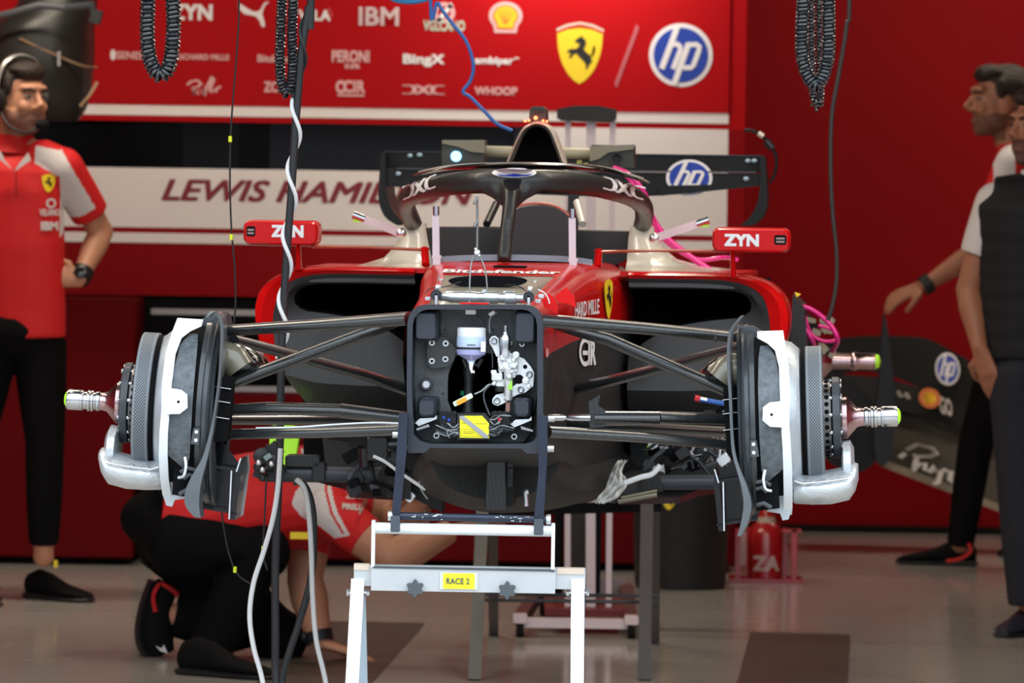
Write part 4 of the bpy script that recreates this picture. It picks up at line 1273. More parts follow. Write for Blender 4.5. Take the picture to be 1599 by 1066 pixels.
    # long curved vane standing inboard, curling outward at the top and flaring at the bottom
    if s > 0:
        ctr = [(.580, .232, .004), (.566, .215, .006), (.554, .19, .006), (.550, .13, .006), (.552, .06, .006), (.553, -.01, .006), (.556, -.06, .007), (.566, -.10, .008), (.578, -.14, .013), (.582, -.175, .017), (.575, -.21, .015), (.562, -.24, .008)]
    else:
        ctr = [(.592, .205, .006), (.578, .218, .010), (.562, .205, .009), (.556, .17, .007), (.556, .08, .006), (.562, 0, .006), (.568, -.05, .008), (.578, -.10, .012), (.592, -.14, .024), (.600, -.175, .032), (.598, -.205, .030), (.585, -.228, .014)]
    rs = []
    cc = cr(ctr, 6)
    for u, z, hw_ in cc:
        y0 = -.205 - .0*z
        rs.append([q(u-hw_*.5, y0-.012, z), q(u+hw_*.5, y0-.008, z), q(u+hw_*.5+.004, y0+.09, z), q(u-hw_*.5+.003, y0+.09, z)])
    b = MB(); b.rings(rs); out(b, 'turning_vane', mat('satin_grey_carbon', (.10, .11, .12), .35, coat=.3), 45)
    # lower end fence, open box of thin carbon
    b = MB(); b.prism([q(u, -.10, z) for u, z in ((.520, -.13), (.512, -.10), (.508, -.13), (.516, -.235), (.528, -.235))], (0, .18, 0))
    b.bar(q(.512, -.09, -.222), q(.60, -.09, -.212), .02, .004); b.bar(q(.522, -.08, -.128), q(.60, -.08, -.118), .02, .006)
    b.prism([q(.51, -.02, -.13), q(.57, -.02, -.06), q(.60, -.02, -.06), q(.60, -.02, -.215), q(.52, -.02, -.225)], (0, .003, 0)); out(b, 'lower_fence', BLKG, 25)
    b = MB(); b.bar(q(.529, -.105, -.128), q(.528, -.105, -.234), .003, .006, V((0, 1, 0))); b.bar(q(.511, -.10, -.10), q(.519, -.10, -.13), .003, .003, V((0, 1, 0))); out(b, 'fence_edge', SIL)
    # foil wrapped caliper hugging the bottom of the disc
    b = MB()
    def sec(u, r, zc, yc, hy): return [V((X(u), yc+hy*math.cos(a), zc+r*math.sin(a)*(1.0 if math.sin(a) > 0 else 1.1))) for a in [2*PI*i/20 for i in range(20)]]
    b.rings([sec(.676, .028, -.145, -.05, .085), sec(.682, .033, -.146, -.05, .095), (sec(.72, .034, -.148, -.05, .10)), sec(.76, .036, -.146, -.05, .10), sec(.80, .036, -.138, -.05, .095), sec(.814, .030, -.125, -.05, .085), sec(.822, .016, -.115, -.05, .06)])
    out(b, 'brake_caliper', FOIL, 60)
    b = MB(); b.rings([sec(.786, .030, -.10, -.03, .06), sec(.79, .05, -.10, -.03, .075), sec(.806, .052, -.10, -.03, .075), sec(.814, .035, -.10, -.03, .05)]); out(b, 'caliper_bridge', FOIL, 60)
    b = MB()
    for u in (.712, .745): b.box(q(u, -.14, -.128), (.014, .012, .006), bev=.002)
    b.tube([q(.684, -.148, -.128), q(.70, -.150, -.134), q(.74, -.150, -.132), q(.80, -.148, -.126)], .0025, 8); out(b, 'caliper_seam', STEEL)
    b = MB(); b.tube(cr([q(.622, -.20, -.10), q(.618, -.205, -.12), q(.622, -.205, -.14), q(.634, -.20, -.145)], 4), .0035, 8); out(b, 'hook_bracket', SIL)
    return root
corner(1); corner(-1)
# ================================================================== voxel-blended surfaces
def blob(name, fill, vox, mt, parent, colour=None, smooth=2, loc=None, extra=None):
    """fill(mb) adds overlapping closed shapes; they are fused into one continuous surface"""
    b = MB(); fill(b)
    bmesh.ops.recalc_face_normals(b.bm, faces=b.bm.faces[:])
    me = bpy.data.meshes.new('tmp'); b.bm.to_mesh(me); b.bm.free()
    o = bpy.data.objects.new('tmp', me); COL.objects.link(o)
    md = o.modifiers.new('r', 'REMESH'); md.mode = 'VOXEL'; md.voxel_size = vox; md.use_smooth_shade = True
    if smooth:
        m2 = o.modifiers.new('s', 'SMOOTH'); m2.iterations = smooth; m2.factor = .5
    dg = bpy.context.evaluated_depsgraph_get()
    me2 = bpy.data.meshes.new_from_object(o.evaluated_get(dg))
    bpy.data.objects.remove(o); bpy.data.meshes.remove(me)
    me2.name = name
    me2.materials.clear()
    mats = [mt]+(extra or [])
    for q in mats: me2.materials.append(q)
    for p in me2.polygons:
        p.use_smooth = True
        if colour: p.material_index = colour(p.center)
        else: p.material_index = 0
    return link(name, me2, parent, loc)
def bvh(o):
    bm = bmesh.new(); bm.from_mesh(o.data); t = BVHTree.FromBMesh(bm); bm.free(); return t
def project(tree, f, d, off, start=.3):
    """wrap a flat unit-square frame onto a surface along direction d"""
    d = V(d).normalized()
    def g(u, v):
        p = f(u, v)
        h = tree.ray_cast(p-d*start, d, start*3)
        return (h[0] if h[0] is not None else p) - d*off
    return g
def subdiv_geo(geo, n=0):
    return geo
def decal(parent, name, tree, geo, f, d, mt, off=.002):
    b = MB(); b.use(mt)
    g = project(tree, f, d, off)
    vs, fs = geo
    bmv = [b.bm.verts.new((q[0], q[1], q[2] if len(q) > 2 else 0)) for q in vs]
    for q in fs: b.face([bmv[i] for i in q])
    bmesh.ops.triangulate(b.bm, faces=b.bm.faces[:])
    for _ in range(2):
        es = [e for e in b.bm.edges if e.calc_length() > .16]
        if es: bmesh.ops.subdivide_edges(b.bm, edges=es, cuts=1); bmesh.ops.triangulate(b.bm, faces=b.bm.faces[:])
    for v in b.bm.verts:
        kz = v.co.z; v.co = g(v.co.x, v.co.y) - V(d).normalized()*(kz*.0003)
    return b.build(name, None, parent, 0)

def fill_valve(b):
    def Z(x, y, dy=.045): return L(590+x/5.33, 460+y/5.33, YN+dy)
    u_ = 1/5.33/735
    def bx(x0, x1, y0, y1, d=.03, dy=.045): b.box(Z((x0+x1)/2, (y0+y1)/2, dy), ((x1-x0)*u_, d, (y1-y0)*u_), bev=.003)
    bx(998, 1165, 483, 565); bx(1118, 1168, 480, 640, .03, .04); bx(1005, 1110, 560, 640, .04); bx(1060, 1150, 600, 690, .03)
    bx(948, 1040, 650, 714, .03, .035); bx(985, 1050, 700, 765, .02, .04); bx(940, 990, 625, 660, .012, .03)
    b.tube([Z(1085, 600, .02), Z(1085, 870, .045)], .0092, 16); b.tube([Z(1050, 850), Z(1112, 850)], .0085, 14)
    for x, y, r, dy in ((1130, 545, 21, .024), (1062, 590, 40, .026), (1025, 610, 22, .022), (1093, 682, 28, .022), (1140, 600, 18, .024), (1010, 560, 16, .026), (965, 740, 20, .03), (1120, 640, 14, .018)):
        b.ball(Z(x, y, dy), r*u_)
    b.tube([Z(1150, 500, .02), Z(1150, 500, .05)], .0075, 14); b.tube([Z(1040, 520, .02), Z(1040, 520, .05)], .0065, 14); b.tube([Z(960, 745, .03), Z(1000, 690, .03)], .004, 10)
blob('valve_body', fill_valve, .0013, mat('cast_bright_metal', (.70, .71, .72), .34, metal=.7, noise=.25, nscale=80), HYD_PARENT, None, 2)
# ---- halo ------------------------------------------------------------
hr = [L(*p) for p in ((797, 284, 1.15), (850, 283, 1.18), (905, 286, 1.28), (950, 295, 1.42), (985, 306, 1.6), (1003, 320, 1.8), (1006, 338, 1.98), (1001, 358, 2.10))]
hl = [L(*p) for p in ((797, 284, 1.15), (745, 284, 1.18), (700, 288, 1.28), (665, 296, 1.42), (640, 307, 1.6), (634, 322, 1.8), (640, 338, 1.98), (648, 356, 2.10))]
def fill_halo(b):
    for path in (hr, hl):
        p = cr(path, 6); n = len(p)
        b.tube(p, [lerp(.030, .023, i/n) for i in range(n)], 16)
        b.ball(p[-1], .022)
    b.ball(hr[0], (.040, .03, .032))
    b.tube(cr([L(797, 285, 1.15), L(797, 310, 1.10), L(794, 340, 1.07), L(790, 370, 1.05), L(787, 408, 1.02)], 6), [.030, .028, .026, .024, .022, .021, .0195]+[.018]*18, 14)
    for s_, xs in ((1, (797, 815, 838)), (-1, (797, 779, 758))):
        b.tube([L(xs[0], 322, 1.12), L(xs[1], 301, 1.14), L(xs[2], 289, 1.17)], [.014, .020, .020], 12)
halo = blob('halo', fill_halo, .006, mat('satin_black_halo', (.022, .022, .021), .42, coat=.12), car, smooth=8)
hb = bvh(halo)
wp = cr([L(*p) for p in ((655, 272, 1.55), (700, 263, 1.40), (760, 259, 1.32), (820, 258, 1.30), (890, 260, 1.34), (950, 266, 1.45), (1005, 282, 1.6))], 8)
b = MB(); n = len(wp); b.tube(wp, [.004+.005*math.sin(PI*i/(n-1)) for i in range(n)], 10, wide=V((0, 1, 0)), ratio=5); b.build('halo_winglet', BLKG, halo)
b = MB()
for i in range(0, n-1, 2):
    b.tube([V(wp[i])+V((0, -.02, .006)), V(wp[min(i+2, n-1)])+V((0, -.02, .006))], .0018, 6)
b.build('winglet_edge', CREAM, halo)
def pixf(x0, y0, x1, y1, yc, skew=0.0):
    return lambda u, v: L(x0+(x1-x0)*u, y1+(y0-y1)*v+skew*(u-.5), yc)
dirc = (CARI.to_3x3() @ ray(800, 300)).normalized()
D = dxc_geo()
decal(halo, 'halo_lettering', hb, D, pixf(628, 281, 681, 303, 1.4, -20), dirc, WHITE, .003)
decal(halo, 'halo_lettering', hb, D, pixf(941, 283, 1008, 304, 1.4, 18), dirc, WHITE, .003)
decal(halo, 'halo_badge', hb, disc2(32), pixf(768, 262, 838, 277, 1.1), dirc, WHITE, .003)
decal(halo, 'halo_badge_mark', hb, poly2([(.08, .35), (.2, .15), (.5, .06), (.8, .15), (.92, .35), (.7, .28), (.5, .42), (.3, .26)]), pixf(768, 262, 838, 277, 1.1), dirc, BLUEL, .0045)
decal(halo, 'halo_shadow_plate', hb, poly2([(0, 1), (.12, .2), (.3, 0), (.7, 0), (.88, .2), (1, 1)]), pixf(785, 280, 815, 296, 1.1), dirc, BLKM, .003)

# ---- mirrors ----------------------------------------------------------
def mirror(s, x0, x1, y0, y1, name='wing_mirror'):
    yc = 1.45
    a, c = L(x0, y1, yc), L(x1, y0, yc)
    cx, cz, hx, hz = (a.x+c.x)/2, (a.z+c.z)/2, (c.x-a.x)/2, (c.z-a.z)/2
    b = MB()
    b.rings([rrect(cx, cz, hx*.93, hz*.82, .012, y=yc), rrect(cx, cz, hx*.985, hz*.96, .016, y=yc+.012), rrect(cx, cz, hx, hz, .018, y=yc+.04), rrect(cx, cz, hx, hz, .018, y=yc+.11), rrect(cx, cz, hx*.97, hz*.95, .016, y=yc+.12)])
    return b.build(name, RED, car), cx, cz, hx, hz, yc
for s, (x0, x1, y0, y1), tx, slot, inner, post, vp in (
        (-1, (378.5, 496.5, 345, 382), (424, 474, 351, 370), (385, 399, 353, 369), (490, 385), (663, 390), (466, 380)),
        (1, (1111, 1235, 356.5, 393), (1131, 1185, 365, 384), (1209, 1228, 367, 382), (1116, 392), (935, 393), (1144, 392))):
    mo, cx, cz, hx, hz, yc = mirror(s, x0, x1, y0, y1)
    b = MB(); stamp(b, textgeo('ZYN', .06), lambda u, v: L(tx[0]+(tx[1]-tx[0])*u, tx[3]+(tx[2]-tx[3])*v+.8*u, yc-.002)); solidify(b, (0, .0015, 0)); b.build('mirror_lettering', WHITE, mo, 0)
    b = MB(); c = L((slot[0]+slot[1])/2, (slot[2]+slot[3])/2, yc+.004); w_ = (slot[1]-slot[0])/640; h_ = (slot[3]-slot[2])/640
    b.rings([rrect(c.x, c.z, w_/2, h_/2, .005, y=yc-.001), rrect(c.x, c.z, w_/2, h_/2, .005, y=yc+.02)]); b.build('mirror_slot', DARKIN, mo)
    b = MB()
    for dz in (-.0045, .0035): b.box(c+V((0, -.006, dz)), (w_*.7, .002, .0045), bev=.001)
    b.build('slot_bar', mat('rose_grey', (.35, .25, .24), .4), mo)
    b = MB(); p0, p1 = L(*inner, yc+.04), L(post[0], post[1], yc-.05); b.tube([p0, (p0+p1)/2+V((0, 0, .002)), p1], [.0045, .0035, .004], 12, wide=V((0, 1, 0)), ratio=5)
    b.build('mirror_stay', mat('red_tan_edge', (.42, .10, .06), .3, coat=.4), mo)
    b = MB(); b.tube([L(post[0], post[1]-2, yc-.05), L(post[0]+(s*-2), post[1]+24, yc-.06)], [.009, .010], 12, wide=V((0, 1, 0)), ratio=2.5); b.ball(L(post[0], post[1]-1, yc-.05), (.012, .02, .006)); b.build('mirror_post', RED, mo)
    b = MB(); b.tube([L(vp[0], vp[1], yc+.06), L(vp[0]+1, vp[1]+42, yc+.05)], [.006, .0075], 12, wide=V((0, 1, 0)), ratio=3); b.ball(L(vp[0]+1, vp[1]+40, yc+.06), (.014, .03, .006)); b.build('mirror_leg', RED, mo)

# ---- cream halo feet ---------------------------------------------------
b = MB()
def fair(b, rows):
    rs = []
    for (xa, xb, py, y0, y1) in rows:
        A_, B_ = L(xa, py, y0), L(xb, py, y0)
        A2, B2 = V((A_.x, y1, A_.z)), V((B_.x, y1, B_.z))
        mid = (A_+B_)/2+V((0, -.02, 0))
        rs.append([A_, (A_*.75+B_*.25)+V((0, -.014, 0)), mid, (A_*.25+B_*.75)+V((0, -.014, 0)), B_, B2, (A2+B2)/2+V((0, .02, 0)), A2])
    b.rings(rs)
fair(b, [(629, 662, 349, 2.06, 2.14), (625, 664, 368, 2.04, 2.2), (613, 667, 388, 2.02, 2.3), (600, 669, 402, 2.0, 2.4), (560, 670, 414, 1.9, 2.5), (510, 672, 424, 1.7, 2.6)])
b.build('halo_foot', CREAM, car, 60)
b = MB(); fair(b, [(984, 1019, 354, 2.06, 2.14), (981, 1022, 374, 2.04, 2.2), (980, 1036, 394, 2.02, 2.3), (979, 1050, 408, 2.0, 2.4), (977, 1085, 420, 1.9, 2.5), (975, 1140, 430, 1.7, 2.6)])
b.build('halo_foot', CREAM, car, 60)
# cockpit surround and seat
b = MB(); b.prism(Lp([(664, 356), (676, 355), (760, 355), (800, 358), (980, 362), (981, 404), (940, 424), (670, 424), (664, 404)], 2.1), (0, .3, 0)); b.build('cockpit_surround', mat('dark_grey_foam', (.028, .028, .030), .7, noise=.15, nscale=8), car, 25)
b = MB()
arch = [(786, 405), (784, 370), (788, 345), (800, 330), (820, 322), (848, 321), (872, 327), (888, 340), (894, 362), (894, 405)]
b.prism(Lp(cr(arch, 4), 2.02), (0, .25, 0)); b.build('head_rest', mat('plum_grey_foam', (.042, .036, .040), .65, noise=.2, nscale=8), car, 40)
arch2 = cr([(x, y-3) for x, y in arch[2:8]], 4)
b = MB(); b.tube([L(x, y, 2.06) for x, y in arch2], .0035, 8); b.build('headrest_edge', mat('salmon_edge', (.5, .12, .09), .4), car)
b = MB(); c_ = [L(x, y, 1.03) for x, y in cr([(672, 409), (700, 406), (760, 404), (830, 404.5), (890, 407), (925, 412)], 5)]
b.rings([[p+V((0, 0, -.004)), p+V((0, .003, .010)), p+V((0, .005, .010)), p+V((0, .004, -.004))] for p in c_]); b.build('windscreen', GLASSY, car)

# ---- air box and camera -------------------------------------------------
yh = 2.35
O_ = cr([(783, 272), (792, 250), (801, 229), (812, 206), (822, 195), (838, 189), (853, 192), (864, 202), (874, 226), (883, 252), (890, 276)], 5)
I_ = cr([(791, 272), (799, 251), (808, 229), (817, 210), (826, 200.5), (838, 197), (849, 200), (857, 208), (866, 229), (875, 254), (881, 276)], 5)
b = MB()
o0, i0 = Lp(O_, yh+.02), Lp(I_, yh+.02); m0 = [ (p+q)/2+V((0, -.02, 0)) for p, q in zip(o0, i0)]
o1 = [p+V((0, .10, -.002)) for p in o0]; o2 = [V((p.x*1.0, p.y+.5, p.z-.07)) for p in o0]; i1 = [p+V((0, .15, 0)) for p in i0]
b.rings([i1, i0, m0, o0, o1, o2], False, False, close=False); b.build('air_box', CREAM, car, 60)
b = MB(); b.prism(Lp(I_, yh+.13), (0, .02, 0)); b.build('air_box_mouth', DARKIN, car, 0)
b = MB()
b.rings([[p*.7+q*.3+V((0, -.014, 0)) for p, q in zip(i0, m0)], [p+V((0, .01, 0)) for p in i0], [p+V((0, .12, 0)) for p in i0]], False, False, close=False); b.build('air_box_inner_edge', BLKG, car, 60)
b = MB(); b.prism(Lp([(826, 189), (827, 170), (832, 166), (847, 166), (852, 170), (853, 189)], yh+.02), (0, .12, 0)); cmr = b.build('camera_pod', mat('olive_black', (.05, .048, .035), .35), car, 20)
b = MB(); b.box(L(840, 172, yh+.01), (.03, .01, .008), bev=.002); b.build('camera_window', BLKG, cmr)
for q, r in (((836.5, 184), .0045), ((820, 189), .0028), ((826, 188), .0028), ((848, 188.5), .0028), ((854, 189.5), .0028)):
    b = MB(); b.ball(L(*q, yh+.0), r); b.build('red_lamp', LED, cmr)

# ---- cover horns and cross tube behind the air box -----------------------
HORN = mat('dark_olive_rubber', (.04, .04, .032), .5, noise=.2, nscale=10); HORNL = mat('tan_grey_top', (.20, .19, .14), .5)
for pts, ring in (([(690, 219), (755, 218), (757, 232), (755, 258), (690, 258)], (712, 244)), ([(924, 226), (989, 227), (990, 262), (924, 262), (921, 240)], (963, 247))):
    b = MB(); b.prism(Lp(pts, 2.75), (0, .16, 0)); ho = b.build('cover_horn', HORN, car, 20)
    x0, x1 = pts[0][0], pts[1][0]; y_ = pts[0][1]
    if x0 < 800: tp = [(x0, y_-.5), (x1+2, y_-.5), (x1+2, y_+20), (735, y_+18), (715, y_+10), (x0, y_+5)]
    else: tp = [(x0-3, y_+2), (x1+2, y_-.5), (x1, y_+7), (950, y_+12), (935, y_+22), (x0-3, y_+26)]
    b = MB(); b.prism(Lp(tp, 2.74), (0, .01, 0)); b.build('horn_cap', HORNL, ho, 0)
    b = MB(); c = L(*ring, 2.735)
    if x0 < 800: b.lathe([(0, .001), (0, .014), (.01, .014)], c, (0, 1, 0), 24); b.build('blue_lamp', LEDB, ho)
    else: b.lathe([(0, .010), (-.004, .012), (-.004, .015), (.01, .016)], c, (0, 1, 0), 24, cap=False); b.build('ring_fitting', BLKG, ho)
b = MB(); b.tube([L(752, 236, 2.82), L(925, 240, 2.82)], .015, 16); b.build('cross_tube', mat('cream_tube', (.32, .30, .22), .35), car)
b = MB()
for q in ((905, 253), (915, 257), (925, 259), (940, 262)): b.box(L(*q, 2.8), (.014, .02, .010), bev=.003)
b.build('yellow_clip', mat('dull_yellow_green', (.32, .34, .10), .5), car)
for a, c in (((775, 318), (760, 350)), ((901, 316), (910, 350))):
    b = MB(); b.tube([L(*a, 2.3), L(*c, 2.2)], .010, 12); b.build('roll_hoop_brace', CREAM if a[0] > 800 else BLK, car)

# ---- rear wing -------------------------------------------------------------
yw_ = 4.1
b = MB()
def foil_sec(px, py, ch, th, y0):
    c = L(px, py, y0)
    pr = [(0, 0), (.05, .5), (.3, 1), (.7, .6), (1, 0.05), (.7, -.35), (.3, -.7), (.05, -.4)]
    return [c+V((0, ch*u, th*v+ch*u*.35)) for u, v in pr]
UPP = [(600, 262), (700, 262.5), (895, 264), (1100, 266), (1190, 266)]
WBL = mat('wing_black', (.010, .010, .010), .42, spec=.3)
b.prism(Lp([(600, 236), (1190, 243), (1190, 269), (600, 263)], yw_), (0, .02, 0)); rw = b.build('rear_wing_flap', WBL, car, 30)
b = MB(); b.prism([p for p in Lp(cr([(601, 264), (1189, 271), (1189, 290), (1120, 297), (1020, 306), (895, 306), (760, 299), (640, 293), (601, 290)][2:], 3)+[(601, 264), (1189, 271)], yw_-.10)], (0, .06, 0)); b.build('main_plane', WBL, rw, 30)
b = MB(); b.bar(L(601, 236.5, yw_-.004), L(1190, 243.5, yw_-.004), .006, .004); b.build('flap_lip', BLKG, rw)
b = MB(); b.bar(L(620, 263, yw_-.105), L(1180, 269, yw_-.105), .006, .004); b.build('plane_lip', GREYD, rw)
for s, px, curve in ((-1, 598, [(598, 238), (597, 290), (600, 318), (612, 340), (630, 352)]), (1, 1191, [(1191, 244), (1192, 290), (1190, 318), (1180, 340), (1165, 352)])):
    cu = cr([L(x, y, yw_-.12) for x, y in curve], 5)
    b = MB(); b.rings([[V(p)+V((-.006*(1+2*min(1, i/14)), 0, 0)), V(p)+V((.006*(1+2*min(1, i/14)), 0, 0)), V(p)+V((.006*(1+2*min(1, i/14)), .32, 0)), V(p)+V((-.006*(1+2*min(1, i/14)), .32, 0))] for i, p in enumerate(cu)]); b.build('end_plate', WBL, rw, 50)
hp_badge(car, lambda u, v: L(1045+68*u, 306-56*v, yw_-.13) if False else V((lerp(L(1042, 270, yw_-.0).x, L(1114, 270, yw_).x, u), yw_-.105, lerp(L(1080, 306, yw_-.1).z, L(1080, 249, yw_-.1).z, v))), (0, -.002, 0), 'wing_badge')
b = MB(); b.prism(Lp([(1030, 290), (1125, 288), (1125, 296), (1030, 306)], yw_-.125), (0, .012, 0)); b.build('plane_lower_lip', WBL, rw, 20)
for q in ((1168, 251), (1178, 251), (640, 243), (655, 242), (1165, 279), (622, 271)):  # pale balls painting the small bluish highlights on the wing
    b = MB(); b.ball(L(*q, yw_-.01 if q[1] < 255 else yw_-.125), (.008, .003, .006)); b.build('wing_glint', mat('pale_blue_glint', (.35, .5, .6), .3), rw)
wire([(1162, 203, 4.2), (1180, 206, 4.2), (1200, 222, 4.2), (1212, 245, 4.2), (1210, 270, 4.2), (1202, 285, 4.2)], 4.2, .005, BLK, car, 'wing_loom'); 
b = MB(); b.tube([L(1184, 208, 4.19), L(1192, 213, 4.19)], .008, 8); b.build('loom_ferrule', CREAM, car); b = MB(); b.tube([L(1196, 220, 4.19), L(1206, 232, 4.19)], .012, 8); b.build('loom_plug', BLK, car)
b = MB(); b.box(L(895, 340, 3.9), (.03, .04, .22), bev=.004); b.build('wing_pylon', BLK, car)
# engine and gearbox seen under and between
b = MB(); b.box((0, 3.0, .92), (.34, 1.1, .44), bev=.06); b.box((0, 3.2, 1.1), (.26, .7, .3), bev=.05); b.build('power_unit', DARKIN, car)
b = MB(); b.box((0, 3.55, .86), (.22, .9, .28), bev=.05); b.build('gearbox', BLK, car)
# rear corner seen outboard on the right: hub with green cap, duct behind
cR = L(1300, 563, 3.45)
b = MB(); b.lathe([(-.05, .05), (-.02, .045), (.0, .024), (.05, .022), (.055, .026), (.065, .026), (.07, .022), (.118, .023)], cR, (1, 0, 0), 32); rh = b.build('rear_hub', STEELH, car)
b = MB(); b.lathe([(.116, .022), (.128, .018), (.134, .001)], cR, (1, 0, 0), 24); b.build('green_nut_cap', GREEN, rh)
cL = V((-cR.x, cR.y, cR.z))
b = MB(); b.lathe([(-.05, .05), (-.02, .045), (.0, .024), (.05, .022), (.118, .023)], cL, (-1, 0, 0), 32); b.build('rear_hub', STEELH, car)
b = MB(); b.box((cR.x-.10, 3.5, cR.z-.02), (.12, .16, .30), bev=.05); b.box((-cR.x+.10, 3.5, cR.z-.02), (.12, .16, .30), bev=.05); b.build('rear_brake_drum', BLKM, car)
b = MB(); b.prism(Lp([(1238, 462), (1256, 480), (1262, 560), (1262, 640), (1236, 640), (1232, 560)], 2.6), (0, .5, 0)); b.build('cooling_exit_panel', BLK, car, 20)
for s in (1, -1):
    for z0, z1 in ((cR.z+.08, cR.z+.02), (cR.z-.10, cR.z-.12)):
        b = MB(); b.tube([V((s*.12, 3.3, z1)), V((s*(cR.x-.1), 3.5, z0))], .012, 10, wide=V((0, 1, 0)), ratio=2); b.build('rear_wishbone', CARB, car)
b = MB(); b.prism(Lp([(1262, 476), (1290, 478), (1275, 484)], 2.4), (0, .01, 0)) if False else b.prism(Lp([(1241, 456), (1251, 459), (1244, 464)], 2.0), (0, .01, 0)); b.build('yellow_tab', YEL, car, 0)
b = MB()
random.seed(5)
for i in range(12): 
    q = L(random.uniform(1262, 1300), random.uniform(500, 560), 3.3); b.box(q, (random.uniform(.01, .03), .03, random.uniform(.01, .025)), Matrix.Rotation(random.random(), 3, 'Y'), .004)
b.build('valve_cluster', mat('dull_gold_fitting', (.30, .24, .17), .35, metal=.6), car)
# magenta tubes
def ptube(pts, r=.0065):
    b = MB(); b.tube(cr([L(*p) for p in pts], 8), r, 12); b.build('magenta_tube', PINKT, car)
ptube([(960, 262, 2.3), (985, 275, 2.2), (1008, 305, 2.2), (1020, 345, 2.25), (1030, 375, 2.3)])
ptube([(975, 268, 2.5), (1000, 300, 2.45), (1016, 335, 2.4), (1040, 370, 2.4), (1080, 402, 2.4), (1115, 425, 2.4)], .008)
ptube([(1020, 355, 2.5), (1050, 385, 2.5), (1090, 405, 2.5), (1130, 402, 2.5), (1150, 405, 2.4)], .006)
ptube([(1240, 478, 2.7), (1265, 482, 2.7), (1295, 505, 2.7), (1308, 530, 2.7), (1300, 548, 2.8)])
ptube([(1238, 502, 2.7), (1255, 512, 2.7), (1268, 530, 2.7), (1275, 548, 2.8)])
ptube([(1256, 492, 2.8), (1266, 520, 2.8), (1285, 532, 2.8), (1306, 530, 2.8), (1300, 515, 2.8), (1278, 508, 2.8)], .005)
# slim rods: two upright with clamps, two splayed
for (x, y0, y1) in ((681, 322, 404), (894, 326, 409)):
    b = MB(); b.bar(L(x-.5, y0+14, 1.0), L(x+2-2, y1-4, 1.0), .0165, .010, V((0, 1, 0))); rd = b.build('alignment_rod', PINKM, car)
    b = MB(); b.tube([L(x, y0, 1.0), L(x, y0+15, 1.0)], .0075, 14); b.build('rod_tip', STEEL, rd)
    b = MB(); b.box(L(x+1, y1-3, 1.0), (.022, .012, .008), bev=.002); b.box(L(x+1, y1+4, 1.0), (.018, .012, .018), bev=.002); b.build('rod_foot', PINKM, rd)
for a, c in (((556, 337), (626, 364)), ((1102, 345), (1022, 372))):
    p0, p1 = L(*a, 1.9), L(*c, 1.9); d = (p1-p0).normalized()
    b = MB(); b.bar(p0+d*.02, p1, .014, .020, V((0, 0, 1))); rd = b.build('splayed_rod', PINKM, car)
    b = MB(); b.tube([p0-d*.008, p0+d*.024], .0105, 14); b.build('rod_tip', STEEL, rd); b = MB(); b.box(p0+V((0, 0, -.010))+d*.008, (.03, .012, .005), bev=.001); b.build('lime_tip', GREEN, rd)
    b = MB(); b.ball(p1, .014); b.build('rod_knuckle', SIL, rd)
# white cloth tucked by the floor edge
rs = []
for (py, xl, xr) in cr([(719, 966, 981), (727, 958, 974), (737, 955, 971), (748, 951, 978), (758, 946, 979), (768, 940, 970), (776, 935, 966), (785, 929, 945)], 4):
    fr_ = [L(lerp(xl, xr, u/14), py+2.2*math.sin(u*1.3+py*.2), 1.02)+V((0, .010*math.sin(u*1.15+py*.16)+.006*math.sin(u*.5-py*.35), 0)) for u in range(15)]
    rs.append(fr_+[p+V((0, .003, 0)) for p in reversed(fr_)])
b = MB(); b.rings(rs); b.build('white_rag', RAG, car, 60)
# ================================================================== STANDS AND PROPS NEAR THE CAR
Y1 = 12.60
def PP(pts, Y): return [P(x, y, Y) for x, y in pts]
# cradle bolted to the bulkhead
cr_ = thing('support_cradle', 'black metal cradle with two upright arms holding the nose end of the car', 'cradle', P(735, 830, Y1))
for pts, bolts in (([(623, 645), (636, 645), (635, 700), (624, 812), (611, 812), (617, 740)], ((618, 678),)), ([(841, 650), (855, 650), (855, 700), (850, 790), (849, 818), (833, 818), (841, 740)], ((861, 653), (860, 700)))):
    b = MB(); b.prism(PP(pts, Y1-.01), (0, .035, 0)); am = b.build('cradle_arm', GUN, cr_, 20)
    for q in bolts:
        b = MB(); b.tube([P(q[0]-5, q[1], Y1), P(q[0]+5, q[1], Y1)], .008, 12); b.build('bolt', STEEL, am)
b = MB(); b.tube([P(608, 805, Y1), P(858, 811, Y1)], .0085, 16); b.build('cross_rod', GUN, cr_)
for a, c in (((606, 805), (613, 805)), ((853, 811), (860, 811))):
    b = MB(); b.tube([P(*a, Y1), P(*c, Y1)], .011, 12); b.build('rod_nut', SIL, cr_)
for x, y in ((617.5, 817), (841, 822)):
    b = MB(); b.box(P(x, y, Y1-.01), (.020, .04, .034), bev=.003); b.build('hook_block', mat('blue_grey_block', (.06, .07, .09), .5), cr_)
b = MB()
random.seed(9)
for i in range(26):
    x = random.uniform(640, 690) if i % 2 else random.uniform(770, 830)
    p = P(x, 805+(x-608)*.024+random.uniform(-4, 4), Y1-.0092); b.box(p, (random.uniform(.002, .010), .001, .0014))
o = b.build('paint_scratches', mat('bare_scratch', (.7, .7, .7), .5), cr_, 0); o['kind'] = 'stuff'
rebase(cr_)
